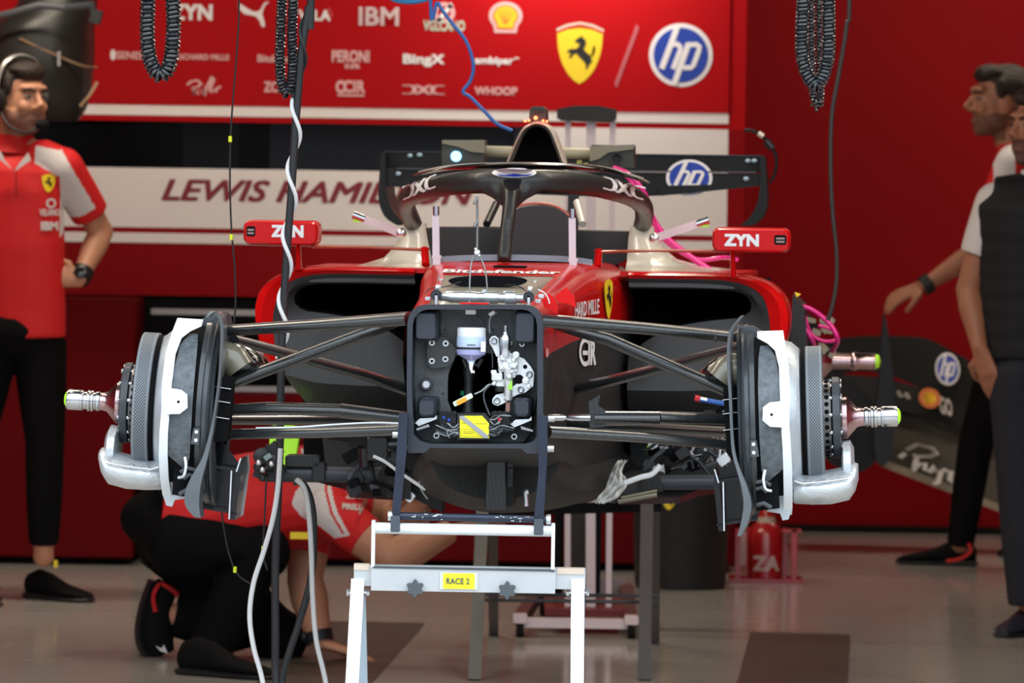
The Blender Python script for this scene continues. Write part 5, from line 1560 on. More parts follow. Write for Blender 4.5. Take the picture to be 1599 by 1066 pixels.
# trestle
tr = thing('trestle', 'bright aluminium trestle with yellow label and star knobs under the nose of the car', 'stand', V((P(732, 900, Y1).x, Y1, 0)))
b = MB(); b.tube([P(584, 824, Y1), P(866, 829, Y1)], .012, 20); b.build('roller_bar', SILW, tr)
for x0, y0, y1 in ((583.5, 812, 886), (864, 817, 892)):
    b = MB(); b.bar(P(x0, y0, Y1), P(x0-1, y1, Y1), .0075, .045, V((0, 1, 0))); b.build('side_flange', SILW, tr)
b = MB(); b.bar(P(580, 902, Y1), P(867, 907, Y1), .045, .050); b.build('main_beam', SIL if False else mat('satin_aluminium_beam', (.52, .53, .54), .42, metal=.4, noise=.08, nscale=20), tr)
b = MB(); b.bar(P(583, 884, Y1), P(866, 889.5, Y1), .05, .004); b.build('beam_lip', GREYD, tr)
b = MB(); b.bar(P(553, 897, Y1+.01), P(914, 903, Y1+.01), .04, .044); b.build('outer_beam', MATS['satin_aluminium_beam'], tr)
for x0, x1 in ((553, 577), (870, 912)):
    b = MB(); b.bar(P(x0, 884+(x0-553)*.02, Y1+.01), P(x1, 884+(x1-553)*.02, Y1+.01), .045, .012); b.build('tan_block', mat('tan_laminate', (.62, .50, .40), .5), tr)
lb = MB(); lb.box(P(716.5, 907, Y1-.024), (.080, .003, .036)); lb.build('label_holder', mat('clear_holder', (.6, .6, .58), .3), tr)
b = MB(); b.box(P(716.5, 907, Y1-.026), (.0665, .002, .033)); lab = b.build('yellow_label', YELP, tr, 0)
b = MB(); stamp(b, textgeo('RACE 2', .01), lambda u, v: P(697+36*u, 911.5-9.5*v+.5*u, Y1-.0285)); solidify(b, (0, .001, 0)); b.build('label_lettering', mat('grey_ink', (.10, .12, .12), .5), lab, 0)
for q in ((648, 919), (792, 922)):
    c = P(*q, Y1-.035); b = MB()
    pts = [c+V(((.0165+.0032*math.cos(6*a))*math.sin(a), 0, (.0165+.0032*math.cos(6*a))*math.cos(a))) for a in [2*PI*i/48 for i in range(48)]]
    b.rings([[p*.9+c*.1+V((0, -.004, 0)) for p in pts], pts, [p+V((0, .012, 0)) for p in pts]]); b.lathe([(0, .008), (.025, .008)], c, (0, 1, 0), 14); b.build('star_knob', mat('slate_knob', (.07, .08, .09), .5), tr, 30)
for sx_, top, fx, bx in ((-1, 559, 549, 572), (1, 902, 902, 908)):
    zt_ = P(top, 905, Y1).z
    xt = P(top, 905, Y1).x
    b = MB(); b.bar(V((xt, Y1-.01, zt_)), V((P(fx, 1066, Y1).x-(.010 if sx_ < 0 else 0), Y1-.16, 0)), .0275, .03, V((0, 1, 0))); lg = b.build('leg', SILW, tr)
    b = MB(); b.bar(V((xt+.006, Y1+.03, zt_-.03)), V((xt+.018*(1 if sx_ < 0 else .6), Y1+.30, 0)), .020, .03, V((0, 1, 0))); b.build('leg', mat('pale_blue_grey_leg', (.42, .50, .58), .5), tr)
    b = MB(); b.tube([P(top-18, 925, Y1), P(top+18, 925, Y1)], .003, 8); b.tube([P(top-18, 925, Y1), P(top-13, 925, Y1)], .0075, 6); b.tube([P(top+13, 925, Y1), P(top+18, 925, Y1)], .0075, 6); b.build('pivot_bolt', STEEL, tr)
rebase(tr)

# rear trestle under the floor of the car
GREYL = mat('weathered_grey_steel', (.17, .17, .15), .5, noise=.15)
DKG = mat('dim_brown_steel', (.10, .09, .09), .5, noise=.15)
rt = thing('floor_trestle', 'grey steel trestle carrying the middle of the car on four thin legs', 'stand', G(885, 1020))
fr = [(762, 1062, 752, 838, GREYL, 'leg'), (1006, 1045, 1010, 770, DKG, 'leg')]
bk = [(770, 1036, 766, 838, DKG), (1022, 1040, 1022, 770, DKG)]
zt_ = .69
def leg_(px, py, tx, Yt, mt_, w_=.036):
    g = G(px, py); t_ = V((P(tx, 800, Yt).x, Yt, zt_))
    b = MB(); b.bar(g, t_, w_, .03, V((0, 1, 0))); b.build('leg', mt_, rt)
leg_(741, 1062, 757, 17.15, GREYL); leg_(771, 992, 766, 17.6, DKG, .03); leg_(1006, 1062, 1010, 17.15, DKG); leg_(1021, 1004, 1020, 17.6, DKG, .034)
b = MB(); b.bar(P(740, 797, 17.35), P(1032, 790, 17.35), .05, .03); b.bar(V((P(742, 900, 17.3).x, 17.3, .685)), V((P(1030, 900, 17.3).x, 17.3, .685)), .45, .02); b.build('top_beam', BLKM, rt)
for y_, Yq in ((936, 17.1), (928, 17.7)):
    b = MB(); b.tube([P(738, y_, Yq), P(1030, y_+(4 if Yq < 17.5 else 2), Yq)], .0055, 8); b.build('tie_rod', GREYD, rt)
rebase(rt)

# low trolley with uprights and black head rest
tl = thing('equipment_trolley', 'low wheeled trolley with pale posts rising behind the car to a black padded head', 'trolley', G(895, 985))
YT = 18.7
b = MB()
for a, c in (((812, 990), (850, 935)), ((985, 990), (975, 932))):
    pass
def gz(px, py, Y, z): p = P(px, py, Y); return V((p.x, Y, z))
b.bar(gz(808, 985, 18.5, .045), gz(985, 985, 18.5, .045), .04, .03); b.build('front_rail', PINKM, tl)
b = MB(); b.bar(gz(850, 930, 19.4, .10), gz(975, 930, 19.4, .10), .05, .05); b.build('rear_rail', mat('dull_mauve_steel', (.30, .25, .25), .4, metal=.3), tl)
for x0, x1 in ((812, 846), (985, 978)):
    b = MB(); b.bar(gz(x0, 980, 18.5, .055), gz(x1, 930, 19.4, .09), .04, .035); b.build('side_rail', mat('dark_maroon_rail', (.09, .03, .03), .5), tl)
for x0, Y_, in ((812, 18.48), (986, 18.48), (848, 19.4), (976, 19.4)):
    p = gz(x0, 980, Y_, .024)
    b = MB(); b.tube([p+V((-.012, 0, 0)), p+V((.012, 0, 0))], .024, 14); b.build('wheel', BLKM, tl); b = MB(); b.box(p+V((0, 0, .035)), (.045, .05, .03), bev=.006); b.build('wheel_bracket', PINKM, tl)
b = MB(); b.box(gz(913, 955, 18.95, .07), (.26, .7, .02)); b.build('deck', mat('dark_red_deck', (.16, .02, .02), .5), tl)
for x0, w_, mt_ in ((951, .018, PINKM), (923, .03, PINKM), (887, .018, PINKM)):
    z1 = P(x0, 180, 18.7).z
    b = MB(); b.bar(gz(x0, 900, 18.72, .07), gz(x0+(6 if x0 > 940 else 0), 180, 18.72, z1), w_, .018, V((0, 1, 0))); b.build('post', mt_, tl)
b = MB(); b.prism(PP([(870, 170), (896, 165), (935, 165), (963, 171), (963, 186), (957, 190), (877, 188), (870, 184)], 18.66), (0, .12, 0)); b.build('padded_head', mat('charcoal_pad', (.028, .028, .030), .6), tl, 25)
b = MB(); b.box(P(884, 880, 18.9)*1.0, (.035, .04, 1.0)); 
b = MB(); b.bar(gz(905, 850, 18.9, .10), gz(905, 850, 18.9, .72), .080, .1, V((0, 1, 0))); b.build('dark_column', mat('charcoal_column', (.035, .034, .036), .6), tl)
b = MB(); b.bar(gz(872, 850, 18.95, .10), gz(874, 850, 18.95, .72), .028, .05, V((0, 1, 0))); b.bar(gz(932, 850, 18.95, .10), gz(932, 850, 18.95, .72), .025, .05, V((0, 1, 0))); b.build('black_channel', BLKM, tl)
rebase(tl)

# waste bin
bp = G(1062, 917)
bn = thing('waste_bin', 'tall black round bin with a small yellow shield, standing under the right front wheel hub', 'bin', bp)
b = MB(); b.lathe([(0, .001), (0, .155), (.02, .160), (.30, .170), (.33, .178), (.36, .178), (.36, .165), (.05, .15)], bp, (0, 0, 1), 48); b.build('bin_body', mat('black_bin', (.009, .009, .010), .55), bn)
# rounded dome lid
b = MB(); b.lathe([(.35, .175), (.38, .176), (.40, .165), (.41, .001)], bp, (0, 0, 1), 40); b.build('lid', MATS['black_bin'], bn)
zc = P(1044, 782, bp.y-.17).z
fx = lambda u, v: V((P(1034, 780, bp.y-.17).x+(P(1055, 780, bp.y-.17).x-P(1034, 780, bp.y-.17).x)*u, bp.y-.172, P(1044, 796, bp.y-.17).z+(P(1044, 771, bp.y-.17).z-P(1044, 796, bp.y-.17).z)*v))
shield(bn, fx, (0, -.002, 0), 'shield_sticker')
rebase(bn)

# red hydraulic jack pot
jp = G(1195, 908)
jk = thing('hydraulic_jack', 'red bottle shaped floor jack with white letters standing right of the black bin', 'jack', jp)
REDJ = mat('red_jack_paint', (.42, .010, .014), .3, coat=.5)
b = MB(); b.lathe([(.0, .001), (0, .075), (.012, .078), (.014, .062), (.17, .062), (.20, .05), (.215, .030), (.24, .028), (.26, .020), (.262, .001)], jp, (0, 0, 1), 32); b.build('jack_body', REDJ, jk)
for dx, dy in ((-.10, -.02), (.10, -.02), (-.06, .07), (.07, .07)):
    b = MB(); b.box(jp+V((dx, dy, .095)), (.022, .03, .19), bev=.004); b.build('side_post', REDJ, jk)
b = MB(); b.box(jp+V((0, .02, .008)), (.26, .20, .016), bev=.004); b.build('base_plate', REDJ, jk)
b = MB(); b.box(jp+V((0.09, -.02, .185)), (.07, .03, .012), bev=.003); b.build('post_cap', REDJ, jk)
b = MB(); b.box(jp+V((-.082, -.03, .12)), (.022, .012, .12), bev=.003); b.build('pale_gauge', mat('dusty_pink', (.5, .3, .28), .5), jk)
b = MB(); g = textgeo('ZA', .06)
def jw(u, v):
    a = -.75+1.5*u
    return jp+V((.066*math.sin(a), -.066*math.cos(a), .042+.055*v))
stamp(b, g, jw); b.build('jack_lettering', mat('pale_jack_ink', (.65, .45, .42), .5), jk, 0)
b = MB(); b.lathe([(.208, .034), (.214, .034), (.232, .030), (.234, .025)], jp, (0, 0, 1), 24, cap=False); b.build('neck_ring', mat('beige_ring', (.5, .42, .33), .4), jk)
rebase(jk)

# ---- hoses and cables --------------------------------------------------
def coil_hose(lab, pts, Y, cr_, wr, pitch, group='coiled air hoses hanging from the ceiling', mt=None):
    path = [P(p[0], p[1], Y+(p[2] if len(p) > 2 else 0)) for p in pts]
    cp = [V(p) for p in cr(path, 14)]
    # arc length resample
    cum = [0]
    for a, c in zip(cp[:-1], cp[1:]): cum.append(cum[-1]+(c-a).length)
    tot = cum[-1]; turns = tot/pitch; N = int(turns*18)
    out = []; j = 0; prev = V((0, 1, 0))
    for i in range(N+1):
        s = tot*i/N
        while j < len(cum)-2 and cum[j+1] < s: j += 1
        t = (s-cum[j])/max(1e-9, cum[j+1]-cum[j])
        p = cp[j].lerp(cp[j+1], t); d = (cp[j+1]-cp[j]).normalized()
        x = (prev-d*d.dot(prev)).normalized(); prev = x; y = d.cross(x)
        a = 2*PI*turns*i/N
        out.append(p+x*cr_*math.cos(a)+y*cr_*math.sin(a))
    b = MB(); b.tube(out, wr, 8)
    o = b.build('coiled_hose', mt or mat('glossy_black_hose', (.011, .012, .015), .22, coat=.6))
    # reach the ceiling
    top0, top1 = path[0], path[-1]
    for i, tp in enumerate((top0, top1)):
        b = MB(); b.tube([tp+V((0, 0, -.02)), V((tp.x, tp.y, 3.3))], cr_*.6, 8); b.build('hose_tail', MATS['glossy_black_hose'], o)
    return tag(o, lab, 'hose', group)
coil_hose('wide looped black coiled hose hanging in front of the banner at the far left', [(233, -60), (231, 0), (230, 50), (232, 84), (241, 110), (251, 118), (262, 108), (268, 84), (271, 40), (270, 0), (270, -60)], 12.8, .0132, .0043, .0094)
coil_hose('narrow closed black coiled hose beside the dark cable pole', [(440, -60), (440, 0), (438, 50), (437, 100), (440, 133), (447, 146), (454, 134), (457, 100), (456, 50), (458, 0), (458, -60)], 13.5, .0092, .0036, .0080)
coil_hose('black coiled hose hanging at the upper right beside the thin dark cable', [(1254, -60), (1254, 0), (1252, 60), (1253, 90), (1261, 118), (1273, 135), (1284, 122), (1293, 90), (1294, 50), (1294, 0), (1294, -60)], 12.8, .0122, .0038, .0082)
coil_hose('dim black coiled hose mostly hidden behind the right hand coiled hose', [(1266, -60), (1267, 40), (1268, 110), (1271, 155), (1276, 167), (1281, 155), (1281, 110), (1280, 40), (1279, -60)], 13.6, .0085, .0024, .0080)

def cable(nm, lab, pts, Y, r, mt, cat='cable', parent=None, flat=1.0, closed_top=False):
    pp = [P(p[0], p[1], Y+(p[2] if len(p) > 2 else 0)) for p in pts]
    sd_ = 1 if pts[-1][0] > 480 else (-1 if pts[-1][0] < 430 else .1)
    if pts[-1][1] > 1060: pp += [pp[-1]+V((.01, -.02, -pp[-1].z*.55)), V((pp[-1].x+.03*sd_, pp[-1].y-.06, r+.004)), V((pp[-1].x+.22*sd_, pp[-1].y-.20, r+.002))]
    if closed_top: pp = [V((pp[0].x, pp[0].y, 3.3))]+pp
    b = MB(); b.tube(cr(pp, 8), r, 10, wide=V((1, 0, 0)) if flat != 1 else None, ratio=flat)
    o = b.build(nm, mt, parent)
    if parent is None: tag(o, lab, cat)
    return o
pole = thing('cable_bundle', 'thick black hanging cable bundle wrapped by a white spiral, passing the left mirror', 'cable', P(450, 560, 13.5))
b = MB(); pts = [(486, -40), (482, 10), (471, 80), (466, 140), (461, 200), (457, 270), (452, 340), (446, 420), (443, 480), (440, 540), (438, 620), (437, 700), (434, 780), (430, 880), (430, 980), (431, 1075)]
pp = [P(x, y, 13.5) for x, y in pts]; pp = [V((pp[0].x, 13.5, 3.3))]+pp+[V((pp[-1].x+.02, 13.4, .012))]
b.tube(cr(pp, 8), .0078, 12, wide=V((1, 0, 0)), ratio=1.15); b.build('black_sleeve', mat('black_sleeve', (.018, .019, .021), .5), pole)
def spiral(name, y0, y1, turns, r, wr, mt, ph=0):
    out = []
    N = int(turns*20)
    for i in range(N+1):
        y = y0+(y1-y0)*i/N
        for (xa, ya), (xb, yb) in zip(pts[:-1], pts[1:]):
            if ya <= y <= yb: x = xa+(xb-xa)*(y-ya)/(yb-ya); break
        a = 2*PI*turns*i/N+ph
        out.append(P(x, y, 13.5)+V((r*math.cos(a), r*math.sin(a), 0)))
    b = MB(); b.tube(out, wr, 8); b.build(name, mt, pole)
spiral('white_spiral', 152, 560, 4.0, .0125, .0046, WHT, 2.6); spiral('black_spiral', 0, 152, 1.5, .012, .0035, MATS['black_sleeve'], .5)
rebase(pole)
cable('cable', 'black cable curving down beside the black cable bundle under the side tube', [(458, 752), (474, 756), (487, 790), (490, 850), (484, 910), (466, 975), (448, 1030), (440, 1075)], 13.6, .0085, MATS['black_sleeve'])
cable('cable', 'white cable bowing out left of the black cable bundle near the floor', [(438, 700), (434, 760), (426, 810), (412, 860), (396, 910), (390, 960), (396, 1010), (412, 1075)], 13.45, .0058, WHT)
cable('cable', 'pale grey cable hanging straight down between the crouching mechanic and the trestle', [(462, 748), (475, 762), (482, 800), (486, 860), (488, 930), (494, 1000), (510, 1075)], 13.55, .0060, mat('pale_grey_sheath', (.58, .57, .56), .5))
th = cable('sensor_lead', 'thin black lead with yellow markers hanging left of the left mirror', [(374, -60), (371, 60), (362, 180), (359, 260), (361, 350), (367, 430), (366, 500), (352, 600), (345, 700), (344, 770), (349, 820), (358, 865), (372, 897), (396, 914)], 13.9, .0022, BLK, 'lead', None, 1, True)
for q in ((359.5, 217), (361, 370), (367, 889)):
    b = MB(); p = P(q[0], q[1], 13.9); b.tube([p+V((0, 0, -.007)), p+V((0, 0, .007))], .0042, 10); b.build('yellow_marker', mat('lime_yellow', (.75, .85, .03), .5), th)
t2 = cable('sensor_lead', 'thin black lead with a single yellow marker in front of the crouching mechanic', [(416, 745), (414, 790), (412, 830), (411, 865), (418, 890)], 13.9, .0022, BLK, 'lead')
b = MB(); p = P(411, 857, 13.9); b.tube([p+V((0, 0, -.007)), p+V((0, 0, .007))], .0042, 10); b.build('yellow_marker', MATS['lime_yellow'], t2)
cable('hanging_cable', 'single dark cable hanging in a slack curve before the plain red wall', [(1328, -60), (1322, 40), (1309, 120), (1299, 180), (1297, 260), (1300, 330), (1306, 390), (1306, 440), (1299, 480), (1292, 500)], 15.5, .0062, mat('brown_black_cable', (.030, .022, .022), .5), 'cable', None, 1, True)
cable('air_line', 'blue air hose drooping across the sponsor banner to the roll hoop', [(672, -40), (684, 4), (705, 35), (728, 65), (739, 100), (735, 125), (723, 143), (735, 152), (755, 172), (776, 193), (800, 204)], 15.6, .0048, BLUET, 'hose', None, 1, True)
b = MB(); c = P(640, -12, 15.7); b.tube([V((c.x+.055*math.cos(a), c.y+.02*math.sin(a*2), c.z+.02*math.sin(a))) for a in [2*PI*i/40 for i in range(40)]], .012, 8, close=True); o = b.build('hose_coil', mat('bright_blue_hose', (.05, .30, .70), .35)); tag(o, 'bright blue coil of hose at the very top edge above the letters', 'hose')
b = MB(); b.tube([c+V((0, 0, .01)), V((c.x, c.y, 3.3))], .004, 8); b.build('hanger', BLK, o)

# ---- hanging black bodywork at the upper left ---------------------------
hb_ = thing('hanging_cover', 'big black rounded cover hanging at the upper left behind the man with the headset', 'cover', P(80, 100, 20.6))
rows = [(-60, 95, 55, .10), (5, 98, 62, .16), (40, 78, 78, .19), (75, 72, 84, .20), (110, 70, 84, .20), (140, 68, 82, .18), (170, 76, 66, .15), (188, 90, 40, .08)]
rs = []
for (py, cx, hw_, dy) in rows:
    c = P(cx-8, py, 20.7); h = hw_/9282*20.7
    rs.append([c+V((h*math.cos(a), dy*math.sin(a), 0)) for a in [2*PI*i/36 for i in range(36)]])
rs2 = []
for i in range(len(rs[0])):
    col = cr([r[i] for r in rs], 4); rs2.append(col)
rs = [[V(rs2[i][j]) for i in range(len(rs2))] for j in range(len(rs2[0]))]
b = MB(); b.rings(rs); b.build('cover_shell', mat('soft_black_cover', (.016, .016, .015), .38, noise=.3, nscale=5, bump=.2, bscale=5), hb_)
b = MB(); b.tube([P(-40, 30, 20.5), P(10, 22, 20.45), P(60, 8, 20.4), P(100, 12, 20.4), P(146, 8, 20.5)], .012, 8, wide=V((0, 1, 0)), ratio=.5); b.build('rim_strap', GREYD, hb_)
b = MB(); b.box(P(150, 26, 20.5), (.04, .05, .05), Matrix.Rotation(.25, 3, 'Y'), .006); b.box(P(144, 12, 20.5), (.02, .03, .03), bev=.005); b.build('buckle', BLK, hb_)
b = MB(); b.bar(P(92, 80, 20.49), P(92, 103, 20.49), .012, .004, V((0, 1, 0))); b.build('grey_strip', mat('dim_grey_strip', (.20, .19, .20), .5), hb_, 0)
b = MB(); b.tube(cr([P(30, 60, 20.5), P(120, 100, 20.52), P(152, 105, 20.6)], 4), .004, 6); b.tube(cr([P(125, 166, 20.53), P(140, 148, 20.53), P(152, 128, 20.55)], 4), .006, 6, wide=V((0, 1, 0)), ratio=.4); b.build('tan_lace', mat('tan_lace', (.22, .13, .07), .6), hb_)
for x in (20, 120):
    b = MB(); b.tube([P(x, -40, 20.7), V((P(x, 0, 20.7).x, 20.7, 3.3))], .006, 8); b.build('hanging_strap', BLK, hb_)
rebase(hb_)

# ---- stored front wing at the right ---------------------------------------
YW = 22.9
wg = thing('front_wing', 'spare front wing leaning at the wall behind the two men at right', 'wing', V((P(1450, 800, YW).x, YW, P(1450, 790, YW).z)))
WGD = mat('dim_black_wing', (.014, .014, .013), .5, spec=.2); WGT = mat('bronze_grey_wing', (.085, .076, .062), .5, spec=.3)
def slab(pts, Y0, th_, nm, mt_, tilt=0.0, par=wg):
    q = PP(pts, Y0); b = MB()
    z0 = min(p.z for p in q)
    q = [p+V((0, (p.z-z0)*tilt, 0)) for p in q]
    b.prism(q, (0, th_, 0)); return b.build(nm, mt_, par, 30)
slab(cr([(1290, 540), (1330, 528), (1395, 526), (1450, 530), (1495, 552), (1560, 590), (1620, 640), (1640, 700), (1560, 655), (1470, 620), (1400, 590), (1340, 580), (1290, 590)], 3, True), YW, .03, 'upper_flap', WGD, .3)
slab([(1300, 585), (1380, 590), (1470, 615), (1560, 655), (1640, 705), (1640, 730), (1560, 690), (1470, 655), (1395, 640), (1300, 640)], YW-.02, .02, 'middle_flap', mat('dark_wing_band', (.018, .018, .018), .35), .3)
slab([(1395, 632), (1470, 655), (1560, 692), (1650, 735), (1650, 840), (1560, 795), (1470, 760), (1376, 722), (1376, 690)], YW-.06, .03, 'main_plane', WGT, .3)
slab([(1376, 716), (1470, 752), (1560, 787), (1650, 832), (1650, 843), (1560, 799), (1470, 764), (1376, 728)], YW-.09, .03, 'leading_edge', mat('cream_edge', (.34, .29, .21), .5), .0)
slab(cr([(1380, 490), (1387, 520), (1394, 580), (1398, 650), (1388, 715), (1372, 725), (1364, 680), (1372, 600), (1376, 540)], 4, True), YW-.16, .05, 'end_plate', mat('black_endplate', (.012, .012, .012), .35), .0)
slab(cr([(1290, 590), (1330, 600), (1372, 640), (1376, 700), (1350, 735), (1310, 730), (1285, 700)], 4, True), YW-.05, .10, 'outer_tunnel', mat('black_endplate2', (.010, .010, .010), .5), .0)
b = MB(); b.bar(P(1400, 640, YW-.08), P(1640, 735, YW-.08), .008, .004); b.build('slot_line', DARKIN, wg)
rt_ = .3
def WGp(px, py, Y0): 
    p = P(px, py, Y0); return p
hp_badge(wg, lambda u, v: WGp(1461+38*u, 601-50*v, YW-.01)+V((0, -.02+.06*v, 0)), (0, -.002, 0), 'round_badge')
def tagw(geo, x0, x1, y0, y1, mt_, nm, sl=0): 
    b = MB(); stamp(b, geo, lambda u, v: P(x0+(x1-x0)*u, y1+(y0-y1)*v+sl*u, YW-.05)+V((0, -.075+.1*v, 0)) ); solidify(b, (0, .002, 0)); b.build(nm, mt_, wg, 0)
tagw(disc2(28), 1434, 1468, 606, 636, mat('orange_scallop', (.55, .14, .03), .6), 'orange_emblem'); tagw(disc2(20, .3, .3), 1434, 1468, 606, 636, MATS['scallop_yellow'], 'emblem_centre')
tagw(textgeo('GO', .05), 1466, 1486, 618, 644, mat('dim_white', (.45, .43, .40), .5), 'wing_lettering', 6); tagw(textgeo('S-S', .05), 1400, 1420, 610, 618, MATS['dim_white'], 'wing_lettering', 4)
sig = ([(0, .45), (.10, .62)], [(.12, .72), (.30, .95), (.55, .92), (.62, .78), (.50, .66), (.28, .58), (.22, .62)], [(.30, .62), (.24, .30), (.20, .12), (.30, .35), (.42, .42), (.40, .22), (.48, .18), (.56, .40), (.58, .22), (.68, .30), (.60, -.12), (.52, -.15)], [(.70, .36), (.78, .30)], [(.84, .34), (.80, .05), (.86, .0)], [(.92, .45), (1.0, .30)])
for sg in sig:
    tagw(stroke2([(x, y) for x, y in sg], .085), 1404, 1500, 686, 736, MATS['dim_white'], 'signature', 18)
# hidden foot holding it
b = MB(); b.bar(P(1490, 700, YW+.15), V((P(1500, 700, YW).x, YW+.15, 0)), .03, .03, V((0, 1, 0))); b.bar(V((P(1600, 700, YW).x, YW+.15, 0)), P(1600, 740, YW+.15), .05, .04, V((0, 1, 0))); b.build('storage_stand', BLKM, wg)
rebase(wg)
# ================================================================== PEOPLE
def frame(f, u=V((0, 0, 1))):
    f = V(f).normalized(); u = V(u); u = (u-f*f.dot(u)).normalized(); r = f.cross(u)
    return Matrix((r, f, u)).transposed()
def head_fill(b, c, R, k=1.0):
    def T_(x, y, z): return c+R @ V((x*k, y*k, z*k))
    def B_(p, r): b.ball(T_(*p), tuple(q*k for q in r), R, 20, 14)
    B_((0, -.018, .035), (.074, .093, .082)); B_((0, .022, -.012), (.064, .068, .088)); B_((0, .036, -.066), (.050, .052, .044)); B_((0, .062, -.092), (.026, .026, .020))
    B_((0, .070, .040), (.052, .026, .016)); B_((.032, .068, -.022), (.024, .020, .022)); B_((-.032, .068, -.022), (.024, .020, .022))
    b.tube([T_(0, .086, .022), T_(0, .104, -.004), T_(0, .114, -.022)], [.009*k, .011*k, .015*k], 12); B_((.012, .098, -.026), (.009, .012, .008)); B_((-.012, .098, -.026), (.009, .012, .008))
    b.tube([T_(-.022, .080, -.058), T_(0, .090, -.054), T_(.022, .080, -.058)], .0055*k, 8); b.tube([T_(-.018, .080, -.067), T_(0, .088, -.068), T_(.018, .080, -.067)], .006*k, 8)
    B_((.074, -.006, -.008), (.010, .020, .032)); B_((-.074, -.006, -.008), (.010, .020, .032))
    for s in (1, -1): B_((.052*s, .02, -.055), (.022, .04, .035))
def face_parts(par, c, R, k=1.0, brow=HAIR, beard=False):
    def T_(x, y, z): return c+R @ V((x*k, y*k, z*k))
    for s in (1, -1):
        b = MB(); b.ball(T_(.031*s, .0775, .012), (.0125*k, .010*k, .0050*k), R, 14, 8); e = b.build('eye', EYEW, par)
        b = MB(); b.ball(T_(.031*s, .0855, .0125), (.0060*k, .004*k, .0052*k), R, 12, 8); b.build('iris', BLK, e)
        b = MB(); b.tube([T_(.012*s, .092, .030), T_(.030*s, .090, .036), T_(.050*s, .076, .031)], .0042*k, 8, wide=R @ V((0, 1, 0)), ratio=.8); b.build('eyebrow', brow, par)
    b = MB(); b.tube([T_(-.019, .086, -.0625), T_(0, .0945, -.0605), T_(.019, .086, -.0625)], .0026*k, 8); b.build('mouth', LIP, par)
def hair_obj(par, c, R, k=1.0, quiff=0.0, mt=None):
    def T_(x, y, z): return c+R @ V((x*k, y*k, z*k))
    def f(b):
        b.ball(T_(0, -.030, .050), (.082*k, .092*k, .080*k), R, 20, 12); b.ball(T_(0, .030, .098), (.066*k, .050*k, .030*k), R, 16, 10)
        b.ball(T_(0, .055, .092), (.056*k, .030*k, (.020+quiff)*k), R, 14, 10); b.ball(T_(0, -.070, -.005), (.062*k, .048*k, .066*k), R, 16, 10)
        for s in (1, -1): b.ball(T_(.072*s, .014, .045), (.010*k, .022*k, .036*k), R, 10, 8)
    return blob('hair', f, .006, mt or HAIR, par, smooth=1)
def hand_fill(b, w, f, n, side=1, curl=.5, k=1.0, spread=.10):
    f = V(f).normalized(); n = (V(n)-f*f.dot(V(n))).normalized(); s = f.cross(n)*side
    b.tube([w-f*.015*k, w+f*.03*k, w+f*.085*k], [.022*k, .015*k, .013*k], 14, wide=s, ratio=[1.1, 2.2, 3.0])
    for i, (o, ln) in enumerate(((.029, .070), (.010, .080), (-.010, .074), (-.028, .058))):
        p = w+f*.086*k+s*o*k; d = (f+s*(o*spread*20)).normalized(); pts = [p-f*.015*k, p]; a = 0
        for j, q in enumerate((.45, .32, .23)):
            a += curl*(.7+.15*i if j else .6)
            dd = (d*math.cos(a)+n*math.sin(a)).normalized(); p = p+dd*ln*q*k; pts.append(p)
        b.tube(pts, [.0095*k, .0092*k, .0086*k, .0082*k, .0070*k], 10); b.ball(pts[-1], .0072*k, None, 8, 6)
    p = w+f*.028*k+s*.030*k
    b.tube([p-s*.01*k, p+(s*.8+f*.5)*.024*k, p+(s*.55+f*.9+n*.3)*.050*k, p+(s*.35+f*1.0+n*.5)*.070*k], [.014*k, .0115*k, .010*k, .0085*k], 10)
def shoe(par, heel, toe, mt, sole, w_=.048, up=V((0, 0, 1)), h=.085):
    heel, toe = V(heel), V(toe); d = (toe-heel); L_ = d.length; d.normalize(); s = d.cross(up).normalized()
    def row(t, wd, z0, z1): 
        c = heel+d*L_*t
        return [c+s*wd*math.cos(a)+up*(z0+(z1-z0)*(.5+.5*math.sin(a))) for a in [2*PI*i/20 for i in range(20)]]
    b = MB(); b.rings([row(-.02, .018, .02, .07), row(.03, .032, .012, h), row(.18, .038, .012, h+.015), row(.34, .038, .012, h+.004), row(.55, .044, .012, .060), row(.75, .049, .012, .045), row(.92, .040, .012, .034), row(1.0, .018, .014, .024)]); o = b.build('shoe', mt, par)
    b = MB(); b.rings([[p+up*0 for p in row(-.03, .026, 0, .022)], row(.1, .040, 0, .024), row(.35, .038, 0, .02), row(.75, .052, 0, .018), row(.95, .042, 0, .018), row(1.02, .02, .004, .018)]); b.build('sole', sole, o)
    b = MB()
    for t in (.30, .38, .46, .54): b.bar(heel+d*L_*t-s*.022+up*(h-.012-(t-.3)*.11), heel+d*L_*t+s*.022+up*(h-.012-(t-.3)*.11), .006, .004)
    b.build('laces', BLK, o)
    return o
def torso_pts(pel, che, nk): return pel, che, nk
